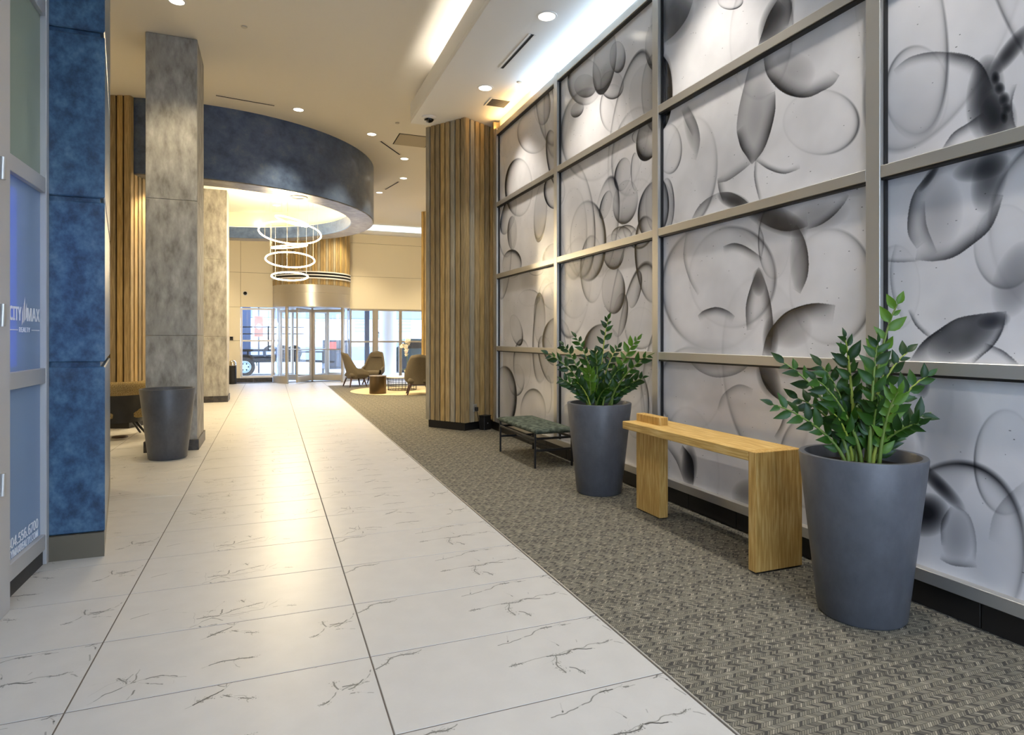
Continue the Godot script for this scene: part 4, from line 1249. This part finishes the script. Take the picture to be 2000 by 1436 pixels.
# ---------------------------------------------------------------- ceiling fittings
func downlight(label: String, group: String, at: Vector3, color: Color, energy: float, R := 0.085, angle := 52.0) -> void:
	var d := thing("downlight", label, "downlight", at - Vector3(0, 0.001, 0), 0.0, group)
	put(d, "trim", lathe([Vector2(R - 0.004, -0.001), Vector2(R - 0.002, -0.006), Vector2(R + 0.02, -0.004), Vector2(R + 0.022, 0.0)], 32), M.white)
	put(d, "lens", lathe([Vector2(0, -0.004), Vector2(R - 0.003, -0.003)], 20), M.lamp)
	var l := SpotLight3D.new()
	l.name = "lamp"
	l.light_color = color
	l.light_energy = energy
	l.light_size = R
	l.spot_angle = angle
	l.spot_angle_attenuation = 0.6
	l.spot_range = 20.0
	l.spot_attenuation = 2.0
	l.shadow_enabled = true
	l.position = Vector3(0, -0.02, 0)
	l.rotation.x = -PI / 2
	d.add_child(l)


func build_ceiling_fittings() -> void:
	for a in [[0.05, "over the carpet near the street front"], [-2.04, "above the big planter"], [-4.13, "above the oak console"], [-6.22, "at the end of the framed air slot"], [-8.32, "beside the square grey grille"]]:
		downlight("round white downlight in the lowered bulkhead " + a[1], "downlights in the bulkhead", Vector3(2.83, SOFFIT, a[0]), NEUTRAL, 5.5, 0.095, 46.0)
	for a in [[0.451, -11.478, "beside the long air slot before the hoop"], [1.845, -12.341, "between the plaster hoop and the access panel"], [2.78, -13.769, "at the end of the short air slot"], [3.095, -15.455, "before the last air slot beyond the hoop"], [2.783, -17.219, "past the last air slot beyond the hoop"]]:
		downlight("round white high ceiling downlight " + a[2], "downlights around the hoop", Vector3(a[0], CEIL, a[1]), WARM, 10.0, 0.085, 44.0)
	downlight("round white downlight in the high ceiling above the empty planter", "downlights over the stone floor", Vector3(-1.042, CEIL, -8.304), WARM, 7.0, 0.085)
	for a in [[-6.2, "level with the middle planter"], [-3.2, "level with the oak console"], [-0.2, "near the street front"]]:
		downlight("round white downlight over the stone floor " + a[1], "downlights over the stone floor", Vector3(0.45, CEIL, a[0]), NEUTRAL, 3.8, 0.085)
	downlight("round white downlight inside the plaster hoop by the ring pendant", "downlights inside the hoop", Vector3(0.137, 4.95, -17.255), WARM, 5.0, 0.085)
	downlight("round white downlight set in the plaster hoop above the slat column", "downlights inside the hoop", Vector3(-1.66, 4.22, -12.16), WARM, 5.0, 0.07, 60.0)
	for a in [[-2.6, -13.4, "behind the timber column"], [-1.0, -13.2, "between the two concrete columns"], [-3.0, -16.4, "beyond the second concrete column"]]:
		downlight("round white downlight inside the plaster hoop " + a[2], "downlights inside the hoop", Vector3(a[0], 4.95, a[1]), WARM, 6.0, 0.085)
	for a in [[5.4, -13.5, "over the carpet behind the art wall"], [5.4, -17.0, "over the lounge beside the timber column"], [5.8, -20.5, "above the far lounge windows"], [2.6, -20.8, "above the pair of taupe chairs"], [-2.6, -20.6, "above the waste bin"], [-4.6, -10.2, "over the seating alcove"]]:
		downlight("round white high ceiling downlight " + a[2], "downlights over the far lobby", Vector3(a[0], CEIL, a[1]), WARM, 13.0, 0.085)
	# light trough along the end wall
	end_wall_strip()
	# slot diffusers: ends on the ceiling
	for s in [[Vector3(-0.842, CEIL, -11.292), Vector3(0.057, CEIL, -11.426), "long narrow air slot in the ceiling in front of the plaster hoop"], [Vector3(2.087, CEIL, -12.723), Vector3(2.624, CEIL, -13.497), "narrow air slot in the ceiling beside the square access panel"], [Vector3(3.043, CEIL, -15.857), Vector3(2.867, CEIL, -16.807), "narrow air slot in the ceiling between the far downlights"], [Vector3(2.843, SOFFIT, -6.651), Vector3(2.823, SOFFIT, -7.63), "white framed air slot in the lowered bulkhead"]]:
		var a: Vector3 = s[0]
		var b: Vector3 = s[1]
		var d := (b - a)
		var len := d.length()
		var t := thing("slot_diffuser", s[2], "air vent", (a + b) / 2 - Vector3(0, 0.001, 0), -atan2(d.z, d.x))
		var wide := 0.035 if a.y > 5.2 else 0.034
		var m: Material = M.ceiling if a.y > 5.2 else M.white
		for k in [-1, 1]:
			span(t, "flange", Vector3(-len / 2, -0.006, k * wide - 0.014), Vector3(len / 2, 0, k * wide + 0.014), m, 0.001)
		span(t, "slot", Vector3(-len / 2, -0.003, -wide), Vector3(len / 2, 0, wide), M.slot, 0.0)
		span(t, "blade", Vector3(-len / 2, -0.005, -wide * 0.5), Vector3(len / 2, -0.002, -wide * 0.25), M.grille, 0.0)
	var v := thing("ceiling_grille", "square grey return grille in the bulkhead close to the timber column", "air vent", Vector3(3.19, SOFFIT, -8.78))
	span(v, "back_plate", Vector3(-0.16, -0.004, -0.16), Vector3(0.16, 0, 0.16), M.slot, 0.0)
	for k in 12:
		span(v, "blade", Vector3(-0.145, -0.007, -0.14 + 0.0245 * k), Vector3(0.145, -0.003, -0.128 + 0.0245 * k), M.grille, 0.001)
	for s in [-1, 1]:
		span(v, "flange", Vector3(-0.17, -0.009, s * 0.157 - 0.014), Vector3(0.17, 0, s * 0.157 + 0.014), M.white, 0.002)
		span(v, "flange", Vector3(s * 0.157 - 0.014, -0.009, -0.143), Vector3(s * 0.157 + 0.014, 0, 0.143), M.white, 0.002)
	var p := thing("access_panel", "square beige access panel in the high ceiling", "access panel", Vector3(2.68, CEIL, -12.45))
	span(p, "frame", Vector3(-0.34, -0.004, -0.36), Vector3(0.34, 0, 0.36), M.slot, 0.001)
	span(p, "door", Vector3(-0.325, -0.012, -0.345), Vector3(0.325, -0.004, 0.345), plain(c8(176, 164, 140), 0.8), 0.002)
	for s in [[Vector3(-0.319, CEIL, -8.672), "tiny round sprinkler cap in the high ceiling above the stone floor"], [Vector3(3.207, SOFFIT, -7.952), "tiny round sprinkler cap in the lowered bulkhead"], [Vector3(2.192, CEIL, -11.522), "tiny round sprinkler cap in the high ceiling near the bulkhead end"]]:
		var q := thing("sprinkler", s[1], "sprinkler", s[0])
		put(q, "cap", lathe([Vector2(0, -0.016), Vector2(0.034, -0.014), Vector2(0.038, -0.006), Vector2(0.038, 0.0)], 20), plain(c8(186, 178, 162), 0.5))
		put(q, "escutcheon", lathe([Vector2(0.036, -0.003), Vector2(0.05, -0.002), Vector2(0.05, 0.0)], 20), M.ceiling)
	var c := thing("dome_camera", "black dome security camera under the end of the bulkhead", "camera", Vector3(2.365, SOFFIT, -9.752))
	put(c, "housing", lathe([Vector2(0.06, -0.035), Vector2(0.085, -0.033), Vector2(0.115, -0.018), Vector2(0.12, 0.0)], 32), M.white)
	put(c, "dome", lathe([Vector2(0, -0.085), Vector2(0.03, -0.082), Vector2(0.055, -0.07), Vector2(0.072, -0.05), Vector2(0.078, -0.03)], 32), M.black_gloss)
	put(c, "bezel", lathe([Vector2(0.07, -0.04), Vector2(0.084, -0.04), Vector2(0.086, -0.032)], 32), M.steel)
	var sp := thing("ring_speaker", "round dark speaker grille set in the underside of the plaster hoop", "speaker", Vector3(0.50, 4.22, -12.67))
	put(sp, "rim", lathe([Vector2(0.11, -0.004), Vector2(0.13, -0.014), Vector2(0.165, -0.008), Vector2(0.17, 0.0)], 32), plain(c8(170, 158, 138), 0.5))
	put(sp, "cone", lathe([Vector2(0.0, -0.006), Vector2(0.112, -0.004)], 32), M.black)


func end_wall_strip() -> void:
	var t := thing("cove_trough", "white light trough glowing along the top of the cream end wall", "light trough", Vector3(5.3, 5.2, BACK))
	span(t, "lip", Vector3(-2.65, 0.0, 0.22), Vector3(2.7, 0.12, 0.25), M.white, 0.003)
	span(t, "tray", Vector3(-2.65, 0.0, 0.0), Vector3(2.7, 0.02, 0.22), M.white, 0.003)
	span(t, "strip_light", Vector3(-2.6, 0.02, 0.1), Vector3(2.65, 0.04, 0.13), M.strip_cool, 0.0)
	var l := AreaLight3D.new()
	l.name = "trough_light"
	l.area_size = Vector2(5.2, 0.04)
	l.light_color = COOL
	l.light_energy = 1.6
	l.shadow_enabled = true
	l.transform = Transform3D(Basis(Vector3(1, 0, 0), Vector3(0, 0, 1), Vector3(0, -1, 0)), Vector3(0, 0.05, 0.115))
	t.add_child(l)


func build_chandelier() -> void:
	var at := Vector3(0.43, 4.95, -15.6)
	var c := thing("ring_pendant", "pendant lamp of five glowing tilted rings on fine wires", "pendant lamp", at)
	put(c, "canopy", lathe([Vector2(0, -0.03), Vector2(0.24, -0.03), Vector2(0.25, -0.02), Vector2(0.25, 0.0)], 40), M.white)
	# height, radius, side shift, tilt about x, tilt about z, light
	for r in [[4.27, 0.38, 0.04, 0.02, -0.24, 0.35], [3.98, 0.70, 0.0, -0.21, -0.06, 1.8], [3.665, 0.40, -0.02, 0.06, 0.12, 2.2], [3.345, 0.55, 0.0, -0.21, -0.02, 4.0], [2.955, 0.41, -0.01, -0.14, 0.0, 4.0]]:
		var b := Basis(Vector3(1, 0, 0), r[3]) * Basis(Vector3(0, 0, 1), r[4])
		var mid := Vector3(r[2], r[0] - at.y, 0)
		var o := put(c, "ring_light", torus(r[1], 0.018, 48, 5), M.lamp_ring, mid, b)
		for k in 3:
			var a: float = TAU * k / 3 + r[0] * 2.0
			var e := mid + b * Vector3(r[1] * cos(a), 0.02, r[1] * sin(a))
			var top := Vector3(e.x, -0.001, e.z)
			put(c, "wire", tube([e, top], 0.002, -1, 4), M.steel)
		var l := OmniLight3D.new()
		l.name = "ring_lamp"
		l.light_color = WARM
		l.light_energy = r[5]
		l.light_size = 0.25
		l.omni_range = 25.0
		l.omni_attenuation = 2.0
		l.shadow_enabled = true
		l.position = mid
		c.add_child(l, true)


# ---------------------------------------------------------------- the lounge
func chair_shell(back: float, arm: float, half: float, deep: float, thick: float, y0: float) -> ArrayMesh:
	var rows := []
	var n := 28
	for side in 2:           # outside up, then inside down
		for i in (9 if side == 0 else 9):
			var v := i / 8.0 if side == 0 else 1.0 - i / 8.0
			var row := []
			for j in n + 1:
				var t := -1.0 + 2.0 * j / n
				var f := absf(t)
				var high := lerpf(back, arm, smoothstep(0.30, 0.62, f)) - 0.10 * smoothstep(0.75, 1.0, f) - 0.03 * smoothstep(0.0, 0.3, f)
				var a := t * deg_to_rad(132.0)
				var narrow := lerpf(0.74, 1.0, smoothstep(0.0, 0.45, v)) * (1.0 - 0.20 * smoothstep(0.5, 1.0, v) * (1.0 - smoothstep(0.25, 0.6, f)))
				var x := half * sin(a) * narrow
				var z := deep * cos(a) * lerpf(0.8, 1.0, v)
				if f > 0.68: z = lerpf(deep * cos(0.68 * deg_to_rad(132.0)), -deep * 1.05, (f - 0.68) / 0.32)
				if f > 0.68: x = signf(t) * half * lerpf(sin(0.68 * deg_to_rad(132.0)), 0.93, (f - 0.68) / 0.32) * narrow
				var y := lerpf(y0, high, v)
				z += 0.24 * pow(maxf(0.0, (y - 0.42)), 1.2) * (1.0 - smoothstep(0.3, 0.7, f))
				var p := Vector3(x, y, z)
				if side == 1:
					var inw := Vector3(-sin(a), 0, -cos(a)) if f < 0.68 else Vector3(-signf(t), 0, 0)
					p += inw * thick
					p.y = minf(p.y, high - 0.004)
				row.append(p)
			rows.append(row)
	return sheet(rows, true)


func lounge_chair(label: String, at: Vector3, turn: float) -> void:
	var c := thing("lounge_chair", label, "armchair", at, turn, "lounge chairs on the round rug")
	put(c, "shell", chair_shell(1.06, 0.60, 0.36, 0.30, 0.05, 0.27), M.taupe)
	put(c, "seat", cushion(0.56, 0.15, 0.58, 1, 1), M.taupe, Vector3(0, 0.29, -0.06))
	put(c, "head_cushion", cushion(0.40, 0.07, 0.17, 1, 1), M.taupe, Vector3(0, 0.93, 0.335), Basis(Vector3.RIGHT, -PI / 2 + 0.2))
	put(c, "under_frame", box(0.46, 0.03, 0.44, 0.005), M.leg_wood, Vector3(0, 0.262, 0))
	for x in [-1, 1]:
		for z in [-1, 1]:
			put(c, "leg", tube([Vector3(0.2 * x, 0.28, 0.19 * z), Vector3(0.29 * x, 0.0, 0.27 * z)], 0.028, 0.017, 8), M.leg_wood)


func build_lounge() -> void:
	var rug := thing("round_rug", "round cream rug under the lounge chairs", "rug", Vector3(3.55, 0, -17.55))
	put(rug, "pile", lathe([Vector2(0, 0.0), Vector2(1.48, 0.0), Vector2(1.5, 0.006), Vector2(1.47, 0.014), Vector2(0, 0.015)], 72), M.rug)
	# local -z is the way a chair faces
	lounge_chair("taupe high-backed lounge chair seen side-on beside the revolving door", Vector3(2.42, 0, -19.6), -PI / 2 + 0.25)
	lounge_chair("taupe high-backed lounge chair with its back to the silver windows", Vector3(3.12, 0, -20.45), PI - 0.45)
	lounge_chair("dark taupe lounge chair turned away next to the timber column", Vector3(3.62, 0.016, -16.15), -0.16)
	var t := thing("drum_table", "bronze metal drum side table on the rug edge", "side table", Vector3(2.66, 0.016, -16.72))
	put(t, "drum", lathe([Vector2(0, 0), Vector2(0.218, 0), Vector2(0.222, 0.006), Vector2(0.222, 0.46)], 48), M.bronze)
	put(t, "top", lathe([Vector2(0.21, 0.46), Vector2(0.228, 0.462), Vector2(0.228, 0.475), Vector2(0.224, 0.48), Vector2(0, 0.48)], 48), plain(c8(150, 138, 120), 0.25, 0.4))
	var w := thing("wire_table", "white topped coffee table on a black wire basket base", "coffee table", Vector3(3.5, 0.016, -17.65))
	put(w, "top", lathe([Vector2(0, 0.355), Vector2(0.43, 0.355), Vector2(0.44, 0.362), Vector2(0.44, 0.378), Vector2(0.436, 0.382), Vector2(0, 0.382)], 56), plain(c8(230, 226, 218), 0.35))
	for k in 28:
		var a := TAU * k / 28
		put(w, "wire", tube([Vector3(0.40 * cos(a), 0.0, 0.40 * sin(a)), Vector3(0.42 * cos(a), 0.356, 0.42 * sin(a))], 0.005, -1, 5), M.black)
	for y in [0.006, 0.12, 0.24]:
		put(w, "wire_hoop", torus(0.401 + 0.05 * y, 0.006, 56, 6), M.black, Vector3(0, y, 0))
	orchid(Vector3(3.62, 0.4, -17.55))
	# curly armchair in the alcove beside the pier
	var c := thing("shell_armchair", "armchair with a black shell and curly tan pad in the alcove", "armchair", Vector3(-2.12, 0, -10.85), 0.35)
	put(c, "shell", chair_shell(0.72, 0.62, 0.40, 0.36, 0.03, 0.24), M.black)
	put(c, "back_pad", torus_arc(0.36, 0.075, deg_to_rad(10.0), deg_to_rad(170.0)), M.boucle, Vector3(0, 0.755, 0.03))
	put(c, "seat", cushion(0.62, 0.16, 0.62, 1, 1), M.boucle, Vector3(0, 0.30, -0.02))
	for x in [-1, 1]:
		for z in [-1, 1]:
			put(c, "leg", tube([Vector3(0.14 * x, 0.30, 0.14 * z), Vector3(0.33 * x, 0.0, 0.33 * z)], 0.022, 0.014, 8), M.black)
	put(c, "under_frame", box(0.34, 0.03, 0.34, 0.005), M.black, Vector3(0, 0.255, 0))
	put(c, "floor_disc", lathe([Vector2(0, 0), Vector2(0.11, 0), Vector2(0.10, 0.018), Vector2(0, 0.02)], 24), M.leg_wood)


func torus_arc(R: float, r: float, a0: float, a1: float) -> ArrayMesh:
	var p := []
	for i in 13:
		var t := -PI / 2 + TAU * i / 12
		p.append(Vector2(R + r * 0.7 * cos(t), r * 1.35 * sin(t)))
	return lathe(p, 32, a0, a1)


func orchid(at: Vector3) -> void:
	var o := thing("orchid", "white orchid in a pale pot on the wire coffee table", "orchid", at)
	put(o, "pot", lathe([Vector2(0, 0), Vector2(0.06, 0), Vector2(0.085, 0.18), Vector2(0.08, 0.18), Vector2(0.075, 0.15), Vector2(0, 0.15)], 28), plain(c8(226, 220, 204), 0.4))
	var r := RandomNumberGenerator.new()
	r.seed = 8
	for k in 6:
		var a := TAU * k / 6 + 0.3
		var d := Vector3(cos(a), 0.55, sin(a)).normalized()
		put(o, "leaf", leaf_mesh(0.2, 0.035, 0.3), M.leaf[1 if k % 2 else 2], Vector3(0, 0.15, 0), Basis(d.cross(Vector3.UP).normalized(), d, d.cross(Vector3.UP).normalized().cross(d)))
	var petal := leaf_mesh(0.062, 0.026, 0.2)
	for s in [[-0.16, 0.92, 0.0], [0.02, 1.05, 0.05]]:
		var pts := []
		for i in 9:
			var t := i / 8.0
			pts.append(Vector3(s[0] * t * t * t, 0.15 + (s[1] - 0.15) * sin(t * 1.75) / 0.984 * (1.0 if t < 0.9 else 0.97), s[2] * t))
		put(o, "flower_stem", tube(pts, 0.005, 0.003, 5), M.stem)
		for k in 8:
			var t := 0.45 + 0.55 * k / 7.0
			var p: Vector3 = pts[clampi(int(t * 8), 0, 8)]
			var at2 := p + Vector3(r.randf_range(-0.05, 0.03), r.randf_range(-0.05, 0.02), r.randf_range(-0.02, 0.05))
			var f := put(o, "flower", lathe([Vector2(0, -0.006), Vector2(0.01, 0.0), Vector2(0, 0.008)], 8), M.stalk, at2)
			var face := Vector3(r.randf_range(-0.6, 0.2), r.randf_range(-0.2, 0.3), 1).normalized()
			var x := Vector3.UP.cross(face).normalized()
			for e in 5:
				var d := (x * cos(TAU * e / 5 + 0.3) + face.cross(x) * sin(TAU * e / 5 + 0.3)).normalized()
				put(f, "petal", petal, M.petal, Vector3.ZERO, Basis(d.cross(face), d, face))


func build_small_things() -> void:
	var b := thing("waste_bin", "slim black waste bin with a steel dome lid by the end wall", "waste bin", Vector3(-1.16, 0, -22.05))
	put(b, "body", lathe([Vector2(0, 0), Vector2(0.115, 0), Vector2(0.12, 0.01), Vector2(0.12, 0.60), Vector2(0.11, 0.60)], 32), M.black)
	put(b, "lid", lathe([Vector2(0.12, 0.60), Vector2(0.12, 0.66), Vector2(0.105, 0.72), Vector2(0.07, 0.765), Vector2(0.0, 0.78)], 32), plain(c8(206, 200, 188), 0.25, 0.9))
	var s := thing("wall_camera", "small black dome camera on the cream end wall", "camera", Vector3(-0.80, 2.99, BACK))
	put(s, "base", lathe([Vector2(0, 0), Vector2(0.08, 0), Vector2(0.08, 0.03), Vector2(0.06, 0.04)], 24), M.white, Vector3.ZERO, Basis(Vector3.RIGHT, PI / 2))
	put(s, "dome", lathe([Vector2(0.06, 0.03), Vector2(0.055, 0.06), Vector2(0.035, 0.085), Vector2(0, 0.095)], 24), M.black_gloss, Vector3.ZERO, Basis(Vector3.RIGHT, PI / 2))
	var k := thing("card_reader", "small black card reader on the cream end wall beside the bin", "card reader", Vector3(-1.22, 1.42, BACK))
	span(k, "case", Vector3(-0.05, 0, 0), Vector3(0.05, 0.12, 0.03), M.black, 0.006)
	span(k, "window", Vector3(-0.03, 0.06, 0.03), Vector3(0.03, 0.10, 0.033), M.black_gloss, 0.001)
	# the outlet and the transformer box at the timber column
	var f := Vector2(0.882, -0.471)
	var turn := -atan2(f.y, f.x)
	var p := Vector2(2.90, -9.53) + f * 0.22 + Vector2(0.471, 0.882) * 0.008
	var o := thing("power_outlet", "silver power outlet with a black plug on the timber column", "outlet", Vector3(p.x, 0.30, p.y), turn)
	span(o, "plate", Vector3(-0.037, 0, 0), Vector3(0.037, 0.12, 0.008), M.steel, 0.002)
	span(o, "plug", Vector3(-0.02, 0.01, 0.008), Vector3(0.022, 0.075, 0.06), M.black, 0.006)
	put(o, "cord", tube([Vector3(0, 0.02, 0.045), Vector3(0.01, -0.08, 0.06), Vector3(0.03, -0.2, 0.07), Vector3(0.06, -0.295, 0.09)], 0.005, -1, 6), M.black)
	var x := Vector2(2.90, -9.53) + f * 0.36 + Vector2(0.471, 0.882) * 0.10
	var q := thing("floor_box", "black electrical box standing on the carpet against the timber column", "electrical box", Vector3(x.x, 0, x.y), turn)
	span(q, "case", Vector3(-0.08, 0, -0.06), Vector3(0.08, 0.22, 0.06), M.black, 0.006)
	span(q, "lid", Vector3(-0.085, 0.22, -0.065), Vector3(0.085, 0.235, 0.065), M.black, 0.004)
	put(q, "lamp_dot", lathe([Vector2(0, 0.004), Vector2(0.008, 0.0)], 12), M.film, Vector3(0.0, 0.11, 0.062), Basis(Vector3.RIGHT, PI / 2))
